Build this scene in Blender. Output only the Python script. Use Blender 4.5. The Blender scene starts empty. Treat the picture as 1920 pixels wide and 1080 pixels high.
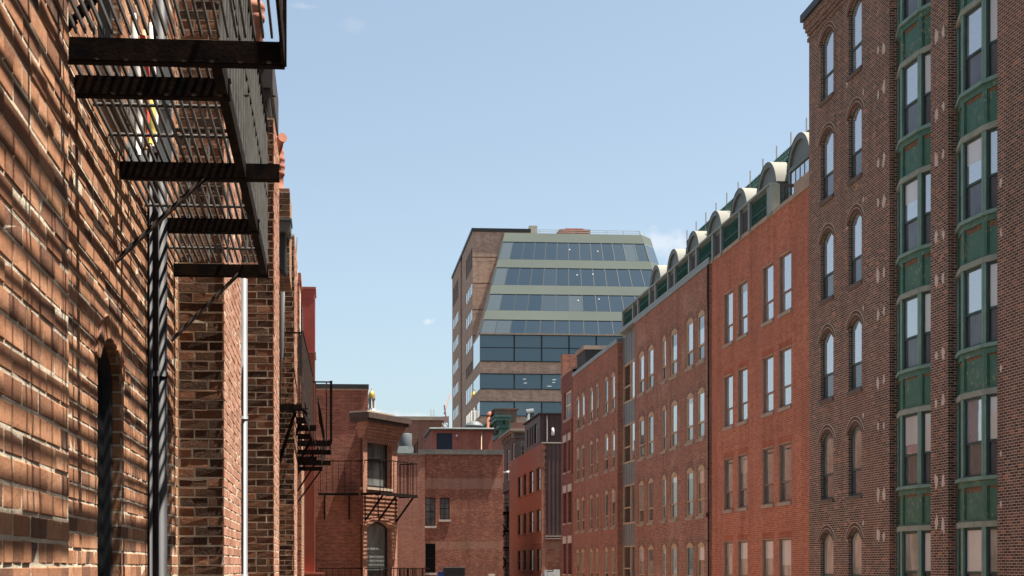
import bpy, math, random
from mathutils import Vector
random.seed(7)
S = bpy.context.scene
COL = S.collection
R = random.random
def rr(a, b): return a + (b - a) * random.random()

# ------------------------------------------------------------------ camera model
F, CX, CY, TH = 2700.0, 802.0, 1060.0, math.atan(0.0675)
def ray(px, py):
    dx, dz = (px - CX) / F, (CY - py) / F
    return (math.sin(TH) + math.cos(TH) * dx, math.cos(TH) - math.sin(TH) * dx, dz)
def atX(px, py, X):            # where a line of sight meets the plane x = X -> (y, z)
    d = ray(px, py); t = X / d[0]; return d[1] * t, d[2] * t
def atY(px, py, Y):            # where it meets the plane y = Y -> (x, z)
    d = ray(px, py); t = Y / d[1]; return d[0] * t, d[2] * t
def yX(px, X): return atX(px, 0, X)[0]
def xY(px, Y): return atY(px, 0, Y)[0]

# ------------------------------------------------------------------ mesh builder
class Face:
    """A wall plane with coordinates u (along), v (up), d (outwards)."""
    def __init__(s, o, t, n): s.o, s.t, s.n = Vector(o), Vector(t), Vector(n)
    def p(s, u, v, d=0.0): return s.o + s.t * u + s.n * d + Vector((0, 0, v))
def FL(X): return Face((X, 0, 0), (0, 1, 0), (-1, 0, 0))     # faces -x (street face, right row)
def FR(X): return Face((X, 0, 0), (0, 1, 0), (1, 0, 0))      # faces +x (left row)
def FF(Y): return Face((0, Y, 0), (1, 0, 0), (0, -1, 0))     # faces -y (towards the camera)

class MB:
    def __init__(s): s.v, s.f, s.m, s.tone, s.sm, s.marks = [], [], [], [], [], []
    def mark(s): s.marks.append(len(s.f))          # the next faces belong to another piece
    def pieces(s):
        cuts = sorted({0, *s.marks, len(s.f)}); out = []
        for a, b in zip(cuts, cuts[1:]):
            q = MB()
            for i in range(a, b): q.poly([s.v[j] for j in s.f[i]], s.m[i], s.tone[i], s.sm[i])
            out.append(q)
        return out
    def poly(s, pts, mat=0, tone=0.0, smooth=False):
        b = len(s.v); s.v += [tuple(p) for p in pts]
        s.f.append(tuple(range(b, b + len(pts)))); s.m.append(mat); s.tone.append(tone); s.sm.append(smooth)
    def hexa(s, c, mat=0, tone=0.0):       # c: 8 corners, 0-3 one end, 4-7 the other
        for q in ((3, 2, 1, 0), (4, 5, 6, 7), (0, 1, 5, 4), (1, 2, 6, 5), (2, 3, 7, 6), (3, 0, 4, 7)):
            s.poly([c[i] for i in q], mat, tone)
    def box(s, x0, x1, y0, y1, z0, z1, mat=0, tone=0.0):
        s.hexa([Vector(p) for p in ((x0, y0, z0), (x1, y0, z0), (x1, y1, z0), (x0, y1, z0),
                                    (x0, y0, z1), (x1, y0, z1), (x1, y1, z1), (x0, y1, z1))], mat, tone)
    def fbox(s, fc, u0, u1, v0, v1, d0, d1, mat=0, tone=0.0):
        s.hexa([fc.p(u0, v0, d0), fc.p(u1, v0, d0), fc.p(u1, v1, d0), fc.p(u0, v1, d0),
                fc.p(u0, v0, d1), fc.p(u1, v0, d1), fc.p(u1, v1, d1), fc.p(u0, v1, d1)], mat, tone)
    def bar(s, a, b, w, h=None, mat=0, up=(0, 0, 1)):
        a, b = Vector(a), Vector(b); h = h or w
        d = (b - a).normalized(); upv = Vector(up)
        if abs(d.dot(upv)) > 0.98: upv = Vector((1, 0, 0))
        sx = d.cross(upv).normalized() * (w / 2); sy = sx.cross(d).normalized() * (h / 2)
        s.hexa([a - sx - sy, a + sx - sy, a + sx + sy, a - sx + sy, b - sx - sy, b + sx - sy, b + sx + sy, b - sx + sy], mat)
    def tube(s, pts, r, n=12, mat=0, cap=True):
        pts = [Vector(p) for p in pts]; rs = r if isinstance(r, (list, tuple)) else [r] * len(pts)
        rings = []
        for i, p in enumerate(pts):
            d = (pts[min(i + 1, len(pts) - 1)] - pts[max(i - 1, 0)]).normalized()
            ref = Vector((0, 0, 1)) if abs(d.z) < 0.95 else Vector((1, 0, 0))
            a = d.cross(ref).normalized(); b = d.cross(a).normalized()
            rings.append([p + (a * math.cos(2 * math.pi * k / n) + b * math.sin(2 * math.pi * k / n)) * rs[i] for k in range(n)])
        for i in range(len(rings) - 1):
            for k in range(n):
                s.poly([rings[i][k], rings[i][(k + 1) % n], rings[i + 1][(k + 1) % n], rings[i + 1][k]], mat, 0, True)
        if cap: s.poly(rings[0], mat); s.poly(rings[-1], mat)
    def lathe(s, c, prof, n=20, mat=0):   # prof: (radius, z) pairs
        c = Vector(c)
        ring = lambda r, z: [c + Vector((r * math.cos(2 * math.pi * k / n), r * math.sin(2 * math.pi * k / n), z)) for k in range(n)]
        rg = [ring(max(r, 1e-4), z) for r, z in prof]
        for i in range(len(rg) - 1):
            for k in range(n):
                s.poly([rg[i][k], rg[i][(k + 1) % n], rg[i + 1][(k + 1) % n], rg[i + 1][k]], mat, 0, True)
    def prism(s, pts, z0, z1, mat=0, top=None):   # vertical walls round a plan outline, roof on top
        n = len(pts)
        for i in range(n):
            a, b = pts[i], pts[(i + 1) % n]
            s.poly([(a[0], a[1], z0), (b[0], b[1], z0), (b[0], b[1], z1), (a[0], a[1], z1)], mat)
        s.poly([(p[0], p[1], z1) for p in pts], mat if top is None else top)
    def build(s, name, mats, parent=None, weld=False):
        me = bpy.data.meshes.new(name)
        me.from_pydata(s.v, [], s.f)
        for m in (mats if isinstance(mats, (list, tuple)) else [mats]): me.materials.append(m)
        uv = me.uv_layers.new(name='UVMap')
        att = me.attributes.new('tone', 'FLOAT', 'FACE')
        att.data.foreach_set('value', s.tone)
        me.polygons.foreach_set('material_index', s.m)
        me.polygons.foreach_set('use_smooth', s.sm)
        dat = []
        for p in me.polygons:
            n = p.normal
            if abs(n.z) > 0.75: t = Vector((1, 0, 0)); w = Vector((0, 1, 0))
            else:
                t = Vector((-n.y, n.x, 0)).normalized(); w = Vector((0, 0, 1))
                if abs(t.y) > abs(t.x):
                    if t.y < 0: t = -t
                elif t.x < 0: t = -t
            for li in p.loop_indices:
                co = me.vertices[me.loops[li].vertex_index].co
                dat += [co.dot(t), co.dot(w)]
        uv.data.foreach_set('uv', dat)
        if weld or any(s.sm):
            import bmesh
            bm = bmesh.new(); bm.from_mesh(me); bmesh.ops.remove_doubles(bm, verts=bm.verts, dist=1e-5); bm.to_mesh(me); bm.free()
        me.update()
        o = bpy.data.objects.new(name, me); COL.objects.link(o)
        return o

def thing(name, label, cat, base=(0, 0, 0), group=None):
    o = bpy.data.objects.new(name, None); COL.objects.link(o)
    o.empty_display_size = 0.3; o.location = base; o['_base'] = tuple(base)
    o['label'] = label; o['category'] = cat
    if group: o['group'] = group
    return o
def part(mb, name, mats, parent, label=None):
    o = mb.build(name, mats)
    o.parent = parent
    if '_base' in parent: o.location = -Vector(parent['_base'])
    if label: o['label'] = label
    return o
def parts(mb, name, mats, parent):      # every marked piece a part of its own
    for q in mb.pieces(): part(q, name, mats, parent)
def subs(mb, name, mats, parent):
    for q in mb.pieces(): sub(q, name, mats, parent)
def sub(mb, name, mats, parent):
    o = mb.build(name, mats); o.parent = parent; return o
def tag(o, label, cat, group=None):
    o['label'] = label; o['category'] = cat
    if group: o['group'] = group
    return o

# ------------------------------------------------------------------ materials
class NT:
    def __init__(s, name):
        s.mat = bpy.data.materials.new(name); s.mat.use_nodes = True
        s.t = s.mat.node_tree; s.n = s.t.nodes; s.b = s.n['Principled BSDF']
    def new(s, typ, **kw):
        nd = s.n.new(typ)
        for k, v in kw.items(): setattr(nd, k, v)
        return nd
    def link(s, a, b): s.t.links.new(a, b)
    def mix(s, fac, a, b, mode='MIX'):
        m = s.new('ShaderNodeMix', data_type='RGBA', blend_type=mode)
        for sock, val in ((m.inputs[0], fac), (m.inputs[6], a), (m.inputs[7], b)):
            if hasattr(val, 'links'): s.link(val, sock)
            elif isinstance(val, (int, float)): sock.default_value = val
            else: sock.default_value = (*val, 1)
        return m.outputs[2]
    def ramp(s, fac, stops):
        r = s.new('ShaderNodeValToRGB'); e = r.color_ramp.elements
        while len(e) < len(stops): e.new(0.5)
        for el, (p, c) in zip(e, stops): el.position = p; el.color = (c, c, c, 1) if isinstance(c, (int, float)) else (*c, 1)
        s.link(fac, r.inputs[0]); return r.outputs[0]
    def noise(s, vec, scale, detail=4, rough=0.55, dist=0.0):
        n = s.new('ShaderNodeTexNoise'); n.inputs['Scale'].default_value = scale
        n.inputs['Detail'].default_value = detail; n.inputs['Roughness'].default_value = rough
        n.inputs['Distortion'].default_value = dist
        if vec is not None: s.link(vec, n.inputs['Vector'])
        return n.outputs['Fac']
    def mapping(s, vec, scale=(1, 1, 1), loc=(0, 0, 0)):
        m = s.new('ShaderNodeMapping'); m.inputs['Scale'].default_value = scale; m.inputs['Location'].default_value = loc
        s.link(vec, m.inputs['Vector']); return m.outputs[0]
    def math(s, op, a, b=0.5):
        m = s.new('ShaderNodeMath', operation=op)
        for i, val in enumerate((a, b)):
            if hasattr(val, 'links'): s.link(val, m.inputs[i])
            else: m.inputs[i].default_value = val
        return m.outputs[0]
    def bump(s, h, strength, dist=0.01, prev=None):
        b = s.new('ShaderNodeBump'); b.inputs['Strength'].default_value = strength; b.inputs['Distance'].default_value = dist
        s.link(h, b.inputs['Height'])
        if prev: s.link(prev, b.inputs['Normal'])
        return b.outputs[0]

def brick_mat(name, cols, mortar, course=0.0677, length=0.213, joint=0.011, stain=(0.5, (0.2, 0.1, 0.07)), stain_scale=0.35,
              speck=None, bump=0.5, bands=None, rough=0.9, top=None):
    """cols: list of (position, colour) chosen per brick; real brick courses in metres."""
    N = NT(name); uv = N.new('ShaderNodeUVMap').outputs[0]
    wob = N.noise(uv, 9, 2); 
    wv = N.new('ShaderNodeVectorMath', operation='ADD'); N.link(uv, wv.inputs[0])
    cw = N.new('ShaderNodeCombineXYZ'); N.link(N.math('MULTIPLY', N.math('SUBTRACT', wob, 0.5), 0.012), cw.inputs[1])
    N.link(cw.outputs[0], wv.inputs[1])
    bt = N.new('ShaderNodeTexBrick'); bt.offset = 0.5
    N.link(wv.outputs[0], bt.inputs['Vector'])
    for k, v in (('Scale', 1), ('Mortar Size', joint * 0.5), ('Mortar Smooth', 0.25), ('Brick Width', length), ('Row Height', course), ('Bias', 0)):
        bt.inputs[k].default_value = v
    bt.inputs['Color1'].default_value = (0, 0, 0, 1); bt.inputs['Color2'].default_value = (1, 1, 1, 1); bt.inputs['Mortar'].default_value = (0.5, 0.5, 0.5, 1)
    rnd = N.new('ShaderNodeRGBToBW'); N.link(bt.outputs['Color'], rnd.inputs[0])
    col = N.ramp(rnd.outputs[0], cols)
    big = N.noise(uv, stain_scale, 5, 0.6)
    col = N.mix(N.math('MULTIPLY', N.ramp(big, [(0.42, 0), (0.66, 1)]), stain[0]), col, stain[1])
    if speck:      # (scale, low, high, colour, amount) patches of other brick
        sp = N.noise(N.mapping(uv, (1, 1.0, 1), (7.3, 2.1, 0)), speck[0], 4, 0.6)
        col = N.mix(N.math('MULTIPLY', N.ramp(sp, [(speck[1], 0), (speck[2], 1)]), speck[4]), col, speck[3])
    fine = N.noise(uv, 60, 3, 0.7)
    col = N.mix(N.math('MULTIPLY', fine, 0.45), col, N.mix(1.0, col, (0.45, 0.42, 0.4), 'MULTIPLY'))
    mor = N.mix(N.noise(uv, 5, 4), mortar, tuple(c * 0.62 for c in mortar))
    mmask = bt.outputs['Fac']
    if bands:      # horizontal strips of paler repointed brick: (centre, half height)
        sx = N.new('ShaderNodeSeparateXYZ'); N.link(uv, sx.inputs[0])
        for c, h, bc, amt in bands:
            dd = N.math('ABSOLUTE', N.math('SUBTRACT', sx.outputs[1], c))
            dd = N.math('ADD', dd, N.math('MULTIPLY', N.math('SUBTRACT', N.noise(uv, 1.6, 4), 0.5), h * 1.2))
            col = N.mix(N.math('MULTIPLY', N.math('LESS_THAN', dd, h), amt), col, bc)
    col = N.mix(mmask, col, mor)
    streak = N.noise(N.mapping(uv, (1.7, 0.16, 1)), 1.0, 4, 0.6)
    col = N.mix(N.math('MULTIPLY', N.ramp(streak, [(0.45, 0), (0.72, 1)]), 0.5), col, N.mix(1.0, col, (0.5, 0.47, 0.45), 'MULTIPLY'))
    N.link(col, N.b.inputs['Base Color']); N.b.inputs['Roughness'].default_value = rough
    N.b.inputs['Specular IOR Level'].default_value = 0.15
    h = N.math('ADD', N.math('MULTIPLY', mmask, -1.0), N.math('MULTIPLY', fine, 0.8))
    h = N.math('ADD', h, N.math('MULTIPLY', rnd.outputs[0], 0.5))
    N.link(N.bump(h, bump, 0.008), N.b.inputs['Normal'])
    return N.mat

def brickgeo_mat(name, cols, dirt=(0.12, 0.07, 0.05), rough=.4):
    """For bricks modelled one by one: colour from each brick's own tone."""
    N = NT(name); a = N.new('ShaderNodeAttribute', attribute_name='tone'); gp = N.new('ShaderNodeNewGeometry').outputs['Position']
    col = N.ramp(a.outputs['Fac'], cols)
    n1 = N.noise(gp, 24, 6, 0.65); n2 = N.noise(gp, 110, 4, 0.7)
    col = N.mix(N.math('MULTIPLY', N.ramp(n1, [(0.45, 0), (0.72, 1)]), 0.65), col, dirt)
    col = N.mix(N.math('MULTIPLY', N.ramp(n2, [(0.55, 0), (0.75, 1)]), 0.35), col, (0.5, 0.36, 0.26))
    N.link(col, N.b.inputs['Base Color']); N.b.inputs['Roughness'].default_value = 0.92; N.b.inputs['Specular IOR Level'].default_value = 0.12
    h = N.math('ADD', N.noise(gp, 45, 5, 0.7), N.math('MULTIPLY', n2, 0.6))
    N.link(N.bump(h, rough, 0.006), N.b.inputs['Normal'])
    return N.mat

def plain(name, c, rough=0.6, metal=0.0, var=0.25, scale=3.0, bump=0.0, bscale=40, c2=None, streak=0.0, spec=0.22):
    N = NT(name); gp = N.new('ShaderNodeNewGeometry').outputs['Position']
    nz = N.noise(gp, scale, 5, 0.6)
    col = N.mix(N.ramp(nz, [(0.35, 0), (0.7, 1)]), c, c2 if c2 else tuple(x * (1 - var) for x in c))
    if streak:
        st = N.noise(N.mapping(gp, (3, 3, 0.25)), 1.0, 4, 0.6)
        col = N.mix(N.math('MULTIPLY', N.ramp(st, [(0.5, 0), (0.75, 1)]), streak), col, tuple(x * 0.45 for x in c))
    N.link(col, N.b.inputs['Base Color'])
    N.b.inputs['Roughness'].default_value = rough; N.b.inputs['Metallic'].default_value = metal; N.b.inputs['Specular IOR Level'].default_value = spec
    if bump: N.link(N.bump(N.noise(gp, bscale, 4, 0.65), bump, 0.006), N.b.inputs['Normal'])
    return N.mat

def glass(name, c, f0=.08, wave=0.02, var=0.3, scale=1.2, tint=(0.95, 0.97, 1.0), attr=False, c2=None, rough=0.015):
    """Window glass: the dim room, blind or curtain behind, under the sharp reflection of the pane."""
    N = NT(name); gp = N.new('ShaderNodeNewGeometry').outputs['Position']
    if attr:
        a = N.new('ShaderNodeAttribute', attribute_name='tone')
        col = N.mix(a.outputs['Fac'], c, c2)
    else:
        col = N.mix(N.ramp(N.noise(N.mapping(gp, (1, 1, 0.35)), scale, 4, 0.6), [(0.35, 0), (0.65, 1)]), c, c2 if c2 else tuple(x * (1 - var) for x in c))
    df = N.new('ShaderNodeBsdfDiffuse'); N.link(col, df.inputs['Color'])
    gl = N.new('ShaderNodeBsdfGlossy'); gl.inputs['Roughness'].default_value = rough; gl.inputs['Color'].default_value = (*tint, 1)
    ge = N.new('ShaderNodeNewGeometry'); dt = N.new('ShaderNodeVectorMath', operation='DOT_PRODUCT')
    N.link(ge.outputs['Normal'], dt.inputs[0]); N.link(ge.outputs['Incoming'], dt.inputs[1])
    sch = N.math('POWER', N.math('SUBTRACT', 1.0, N.math('ABSOLUTE', dt.outputs['Value'])), 4.0)   # Schlick: more mirror at a glance
    fac = N.math('ADD', f0, N.math('MULTIPLY', sch, 1.0 - f0))
    bm = N.bump(N.noise(gp, 1.3, 2, 0.4), wave, 0.02)
    N.link(bm, gl.inputs['Normal'])
    mx = N.new('ShaderNodeMixShader'); N.link(fac, mx.inputs[0]); N.link(df.outputs[0], mx.inputs[1]); N.link(gl.outputs[0], mx.inputs[2])
    N.link(mx.outputs[0], N.n['Material Output'].inputs['Surface'])
    N.n.remove(N.b)
    return N.mat

# ------------------------------------------------------------------ facade tools
def arc_pts(u0, u1, vs, rise, n=10):
    """segmental arch from (u0, vs) over the crown (mid, vs + rise) to (u1, vs)"""
    h = (u1 - u0) / 2; r = (h * h + rise * rise) / (2 * rise); cu = (u0 + u1) / 2; cv = vs + rise - r
    a = math.asin(min(1, h / r)) if rise <= h else math.pi - math.asin(h / r)
    return [(cu + r * math.sin(-a + 2 * a * i / n), cv + r * math.cos(-a + 2 * a * i / n)) for i in range(n + 1)]

def wall(mb, fc, u0, u1, v0, v1, holes, mat=0, rd=0.12, rmat=None):
    """wall sheet with real openings; a hole is (u0, u1, v0, v1, rise)"""
    rmat = mat if rmat is None else rmat
    us = sorted({u0, u1, *[h[0] for h in holes], *[h[1] for h in holes]}); us = [u for u in us if u0 - 1e-6 <= u <= u1 + 1e-6]
    vs = sorted({v0, v1, *[h[2] for h in holes], *[h[3] for h in holes]}); vs = [v for v in vs if v0 - 1e-6 <= v <= v1 + 1e-6]
    for a, b in zip(us, us[1:]):
        cu = (a + b) / 2; hs = [h for h in holes if h[0] < cu < h[1]]; run = None
        for c, d in zip(vs, vs[1:]):
            cv = (c + d) / 2
            if any(h[2] < cv < h[3] for h in hs):
                if run is not None: mb.poly([fc.p(a, run), fc.p(b, run), fc.p(b, c), fc.p(a, c)], mat); run = None
            elif run is None: run = c
        if run is not None: mb.poly([fc.p(a, run), fc.p(b, run), fc.p(b, v1), fc.p(a, v1)], mat)
    for h in holes:
        a, b, c, d = h[:4]; rise = h[4] if len(h) > 4 else 0; top = d - rise
        q = lambda p, r: mb.poly([fc.p(*p), fc.p(*r), fc.p(*r, -rd), fc.p(*p, -rd)], rmat)
        q((a, c), (a, top)); q((b, c), (b, top)); q((a, c), (b, c))
        if rise:
            P = arc_pts(a, b, top, rise)
            for p, r in zip(P, P[1:]):
                q(p, r); mb.poly([fc.p(*p), fc.p(*r), fc.p(r[0], d), fc.p(p[0], d)], mat)
        else: q((a, d), (b, d))

def arch_ring(mb, fc, u0, u1, vs, rise, t, d, mat=0, n=12, d0=0.0):
    P = arc_pts(u0, u1, vs, rise, n); k = (u1 - u0 + 2 * t) / (u1 - u0)
    Q = arc_pts(u0 - t, u1 + t, vs, rise + t, n)
    for i in range(n):
        a, b, c, e = P[i], P[i + 1], Q[i + 1], Q[i]
        mb.hexa([fc.p(*a, d0), fc.p(*b, d0), fc.p(*c, d0), fc.p(*e, d0), fc.p(*a, d), fc.p(*b, d), fc.p(*c, d), fc.p(*e, d)], mat, i * 0.37 % 1)

def window(fc, h, rd, parent, fm, up, lo, fw=0.06, meet=0.4, head='rect', sill=None, sm=None, blind=None, bm=None, ft=0.05, off=0.0, headm=None, name='window'):
    """sash window set in a hole: frame mesh > panes (and sill); head: rect | glass (arched pane) | wood (arched board)"""
    a, b, c, d = h[:4]; rise = h[4] if len(h) > 4 else 0; top = d - rise
    D = -rd + 0.004; f = MB()
    f.fbox(fc, a, a + fw, c, top, D, D + ft); f.fbox(fc, b - fw, b, c, top, D, D + ft)
    f.fbox(fc, a + fw, b - fw, c, c + fw * 1.2, D, D + ft)
    th = top
    if head == 'rect' or not rise:
        f.fbox(fc, a + fw, b - fw, top - fw, top, D, D + ft); th = top - fw
    elif head == 'wood':
        P = arc_pts(a, b, top, rise); P2 = P + []
        f.poly([fc.p(*p, D + ft + 0.01) for p in P2], 1); f.poly([fc.p(a, top, D + ft + 0.01), fc.p(b, top, D + ft + 0.01), fc.p(b, top, D), fc.p(a, top, D)], 1)
        f.fbox(fc, a + fw, b - fw, top - fw * 0.7, top, D, D + ft); th = top - fw * 0.7
    m = c + (th - c) * meet
    f.fbox(fc, a + fw, b - fw, m - 0.03, m + 0.03, D, D + ft * 0.9)
    if head == 'glass':
        P = arc_pts(a, b, top, rise); Q = arc_pts(a + fw, b - fw, top, rise - fw * 0.8)
        for i in range(len(P) - 1):
            f.hexa([fc.p(*P[i], D), fc.p(*P[i + 1], D), fc.p(*Q[i + 1], D), fc.p(*Q[i], D), fc.p(*P[i], D + ft), fc.p(*P[i + 1], D + ft), fc.p(*Q[i + 1], D + ft), fc.p(*Q[i], D + ft)])
    fo = part(f, name, [fm, headm or fm], parent)
    g = MB(); zl = D + 0.008; zu = D + 0.022
    g.poly([fc.p(a + fw, c + fw, zl), fc.p(b - fw, c + fw, zl), fc.p(b - fw, m - 0.03, zl), fc.p(a + fw, m - 0.03, zl)])
    sub(g, 'pane', lo, fo)
    g = MB()
    if head == 'glass':
        Q = arc_pts(a + fw, b - fw, top, rise - fw * 0.8)
        g.poly([fc.p(a + fw, m + 0.03, zu)] + [fc.p(*q, zu) for q in Q] + [fc.p(b - fw, m + 0.03, zu)])
    elif blind is not None and 0 < blind < 1:
        s = m + 0.03 + (th - m - 0.03) * (1 - blind)
        g.poly([fc.p(a + fw, m + 0.03, zu), fc.p(b - fw, m + 0.03, zu), fc.p(b - fw, s, zu), fc.p(a + fw, s, zu)], 0)
        g.poly([fc.p(a + fw, s, zu), fc.p(b - fw, s, zu), fc.p(b - fw, th, zu), fc.p(a + fw, th, zu)], 1)
    else:
        g.poly([fc.p(a + fw, m + 0.03, zu), fc.p(b - fw, m + 0.03, zu), fc.p(b - fw, th, zu), fc.p(a + fw, th, zu)])
    sub(g, 'pane', [up, bm or up], fo)
    if sill:
        s = MB(); s.fbox(fc, a - 0.06, b + 0.06, c - sill, c - 0.002, -rd, 0.05); sub(s, 'sill', sm, fo)
    return fo

def brick_field(mb, fc, u0, u1, v0, v1, holes=(), seed=1, proud=0.012, dark=(), hdr=6, L=0.213, H=0.0677, j=0.0095, jit=.0018):
    """bricks laid one by one on a wall plane, every sixth course headers"""
    rg = random.Random(seed); k0 = math.floor(v0 / H)
    k = k0
    while (k + 1) * H < v1:
        z0, z1 = k * H + j / 2, (k + 1) * H - j / 2
        header = (k % hdr == 0); l = L / 2 if header else L
        off = -(0.5 * l if k % 2 else 0.0) + rg.uniform(-0.01, 0.01)
        u = u0 + off
        while u < u1:
            a, b = max(u + j / 2 + rg.uniform(-.002, .002), u0), min(u + l - j / 2 + rg.uniform(-.002, .002), u1)
            u += l
            if b - a < 0.015: continue
            segs = [(a, b)]
            for h in holes:
                if z0 < h[3] and z1 > h[2]:
                    ns = []
                    # narrow the opening where the arch closes
                    rise = h[4]; top = h[3] - rise; ha, hb = h[0], h[1]
                    zc = (z0 + z1) / 2
                    if zc > top and rise:
                        P = arc_pts(h[0], h[1], top, rise, 24); w = [p for p in P if p[1] >= zc]
                        if not w: ns = segs; segs = ns; continue
                        ha, hb = w[0][0], w[-1][0]
                    for p, q in segs:
                        if q <= ha or p >= hb: ns.append((p, q))
                        else:
                            if p < ha: ns.append((p, ha))
                            if q > hb: ns.append((hb, q))
                    segs = ns
            for p, q in segs:
                if q - p < 0.012: continue
                t = rg.random()
                if any(c0 <= k < c1 for c0, c1 in dark): t = 0.02 + 0.1 * t
                e = proud + rg.uniform(-0.0012, 0.002); c = 0.003
                J = lambda: rg.uniform(-jit, jit)
                B = [fc.p(p + J(), z0 + J(), -0.01), fc.p(q + J(), z0 + J(), -0.01), fc.p(q + J(), z1 + J(), -0.01), fc.p(p + J(), z1 + J(), -0.01)]
                M = [fc.p(p + J(), z0 + J(), e - c), fc.p(q + J(), z0 + J(), e - c), fc.p(q + J(), z1 + J(), e - c), fc.p(p + J(), z1 + J(), e - c)]
                T = [fc.p(p + c, z0 + c, e + J()), fc.p(q - c, z0 + c, e + J()), fc.p(q - c, z1 - c, e + J()), fc.p(p + c, z1 - c, e + J())]
                mb.poly(T, 1, t)
                for i in range(4):
                    n = (i + 1) % 4
                    mb.poly([B[i], B[n], M[n], M[i]], 1, t); mb.poly([M[i], M[n], T[n], T[i]], 1, t)
        k += 1
# ================================================================== MATERIALS
M = {}
M['b1'] = brick_mat('dark_brown_brick', [(0, (.045, .025, .02)), (.35, (.085, .044, .034)), (.7, (.135, .068, .052)), (.93, (.21, .095, .065)), (1, (.42, .15, .085))], (.56, .45, .36), joint=.016,
                    stain=(.55, (.17, .062, .045)), stain_scale=.3, speck=(.55, .68, .74, (.42, .13, .07), .75), bump=.6)
M['b2'] = brick_mat('red_orange_brick', [(0, (.31, .086, .046)), (.5, (.42, .118, .064)), (1, (.51, .165, .095))], (.57, .34, .25), joint=.014, stain=(.6, (.25, .07, .042)), stain_scale=.28, bump=.5)
M['b2s'] = brick_mat('red_soldier_brick', [(0, (.34, .09, .05)), (1, (.43, .12, .065))], (.46, .2, .13), course=.26, length=.0677, joint=.01, stain=(.3, (.2, .06, .04)))
M['b3'] = brick_mat('brown_red_brick', [(0, (.16, .065, .046)), (.45, (.27, .1, .066)), (.8, (.35, .125, .078)), (1, (.42, .18, .115))], (.52, .36, .28), joint=.014, stain=(.45, (.2, .085, .062)), stain_scale=.22,
                    speck=(.42, .55, .68, (.4, .26, .2), .6), bump=.5)
M['b4'] = brick_mat('weathered_red_brick', [(0, (.19, .07, .047)), (.5, (.31, .11, .068)), (1, (.42, .16, .1))], (.5, .34, .26), joint=.013, stain=(.5, (.15, .06, .045)), stain_scale=.2,
                    speck=(.3, .55, .7, (.27, .16, .12), .5), bump=.5)
M['b5'] = brick_mat('plum_brown_brick', [(0, (.17, .065, .055)), (.5, (.23, .09, .072)), (1, (.29, .115, .088))], (.22, .12, .1), joint=.008, stain=(.3, (.12, .05, .045)), bump=.3)
M['terra'] = plain('terracotta_painted_brick', (.33, .15, .1), .85, var=.16, scale=.9, bump=.25, bscale=30, streak=.2, spec=.15)
M['quoin'] = brick_mat('toothed_orange_brick', [(0, (.3, .1, .055)), (1, (.46, .2, .12))], (.4, .26, .2), course=.14, length=.25, joint=.02, bump=.6)
M['b7'] = brick_mat('rough_red_brick', [(0, (.16, .05, .034)), (.4, (.25, .076, .046)), (.8, (.34, .11, .062)), (1, (.45, .2, .13))], (.4, .26, .19), joint=.013, stain=(.55, (.17, .06, .042)), stain_scale=.3,
                    speck=(.5, .6, .72, (.4, .19, .11), .55), bump=1.0, bands=[(6.55, .42, (.36, .2, .14), .6), (1.6, .3, (.34, .19, .13), .45)])
M['b7b'] = brick_mat('patched_pale_red_brick', [(0, (.22, .075, .05)), (.5, (.32, .115, .075)), (1, (.4, .16, .1))], (.5, .34, .26), joint=.016, stain=(.35, (.2, .08, .055)), bump=.9)
M['b8'] = brick_mat('old_red_brick', [(0, (.15, .05, .036)), (.5, (.24, .078, .052)), (1, (.36, .13, .08))], (.42, .27, .21), joint=.013, stain=(.5, (.15, .055, .042)), stain_scale=.35, bump=1.1)
M['b8w'] = brick_mat('orange_bay_brick', [(0, (.22, .088, .055)), (.5, (.3, .125, .078)), (1, (.37, .175, .115))], (.4, .27, .2), joint=.012, stain=(.3, (.3, .12, .075)), bump=.8)
M['tb'] = brick_mat('tan_tower_brick', [(0, (.47, .3, .22)), (.5, (.58, .375, .27)), (1, (.66, .44, .325))], (.48, .36, .29), course=.22, length=.6, joint=.02, stain=(.3, (.42, .275, .2)), stain_scale=.12, bump=.5)
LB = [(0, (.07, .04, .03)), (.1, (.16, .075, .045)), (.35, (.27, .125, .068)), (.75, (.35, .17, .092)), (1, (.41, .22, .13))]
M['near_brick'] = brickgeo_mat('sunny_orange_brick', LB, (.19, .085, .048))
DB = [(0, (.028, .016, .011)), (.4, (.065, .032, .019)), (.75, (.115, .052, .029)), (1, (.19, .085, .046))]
M['shaded_brick'] = brickgeo_mat('shaded_brown_brick', DB, (.07, .036, .022), 1.0)  # rough brick for camera-facing fronts; their shade is painted in as darker brown
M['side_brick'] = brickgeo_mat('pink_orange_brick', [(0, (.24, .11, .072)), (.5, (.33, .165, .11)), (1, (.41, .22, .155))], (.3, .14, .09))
M['lb'] = brick_mat('orange_rowhouse_brick', LB, (.5, .42, .33), joint=.012, stain=(.4, (.19, .09, .05)), bump=.9)
M['mortar'] = plain('pale_mortar', (.56, .48, .37), .95, var=.3, scale=9, bump=.9, bscale=70, spec=.1)
M['pmortar'] = plain('grey_patch_mortar', (.52, .44, .38), .95, var=.2, scale=8, bump=.4, spec=.1)
M['iron'] = plain('black_painted_iron', (.005, .005, .006), .9, var=.4, scale=12, c2=(.022, .013, .009), bump=.2, bscale=60, spec=.03)
M['slat'] = plain('worn_grey_iron', (.07, .065, .06), .6, var=.5, scale=9, c2=(.04, .034, .03), bump=.3, bscale=80, spec=.15)
M['rail'] = plain('grey_black_iron_bar', (.035, .034, .032), .85, var=.4, scale=10, bump=.2, bscale=90, spec=.03)
M['bpipe'] = plain('black_pipe', (.016, .016, .02), .6, var=.4, scale=5, bump=.1)
M['gpipe'] = plain('galvanised_grey_pipe', (.12, .125, .13), .5, .1, var=.25, scale=4, streak=.25)
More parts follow.
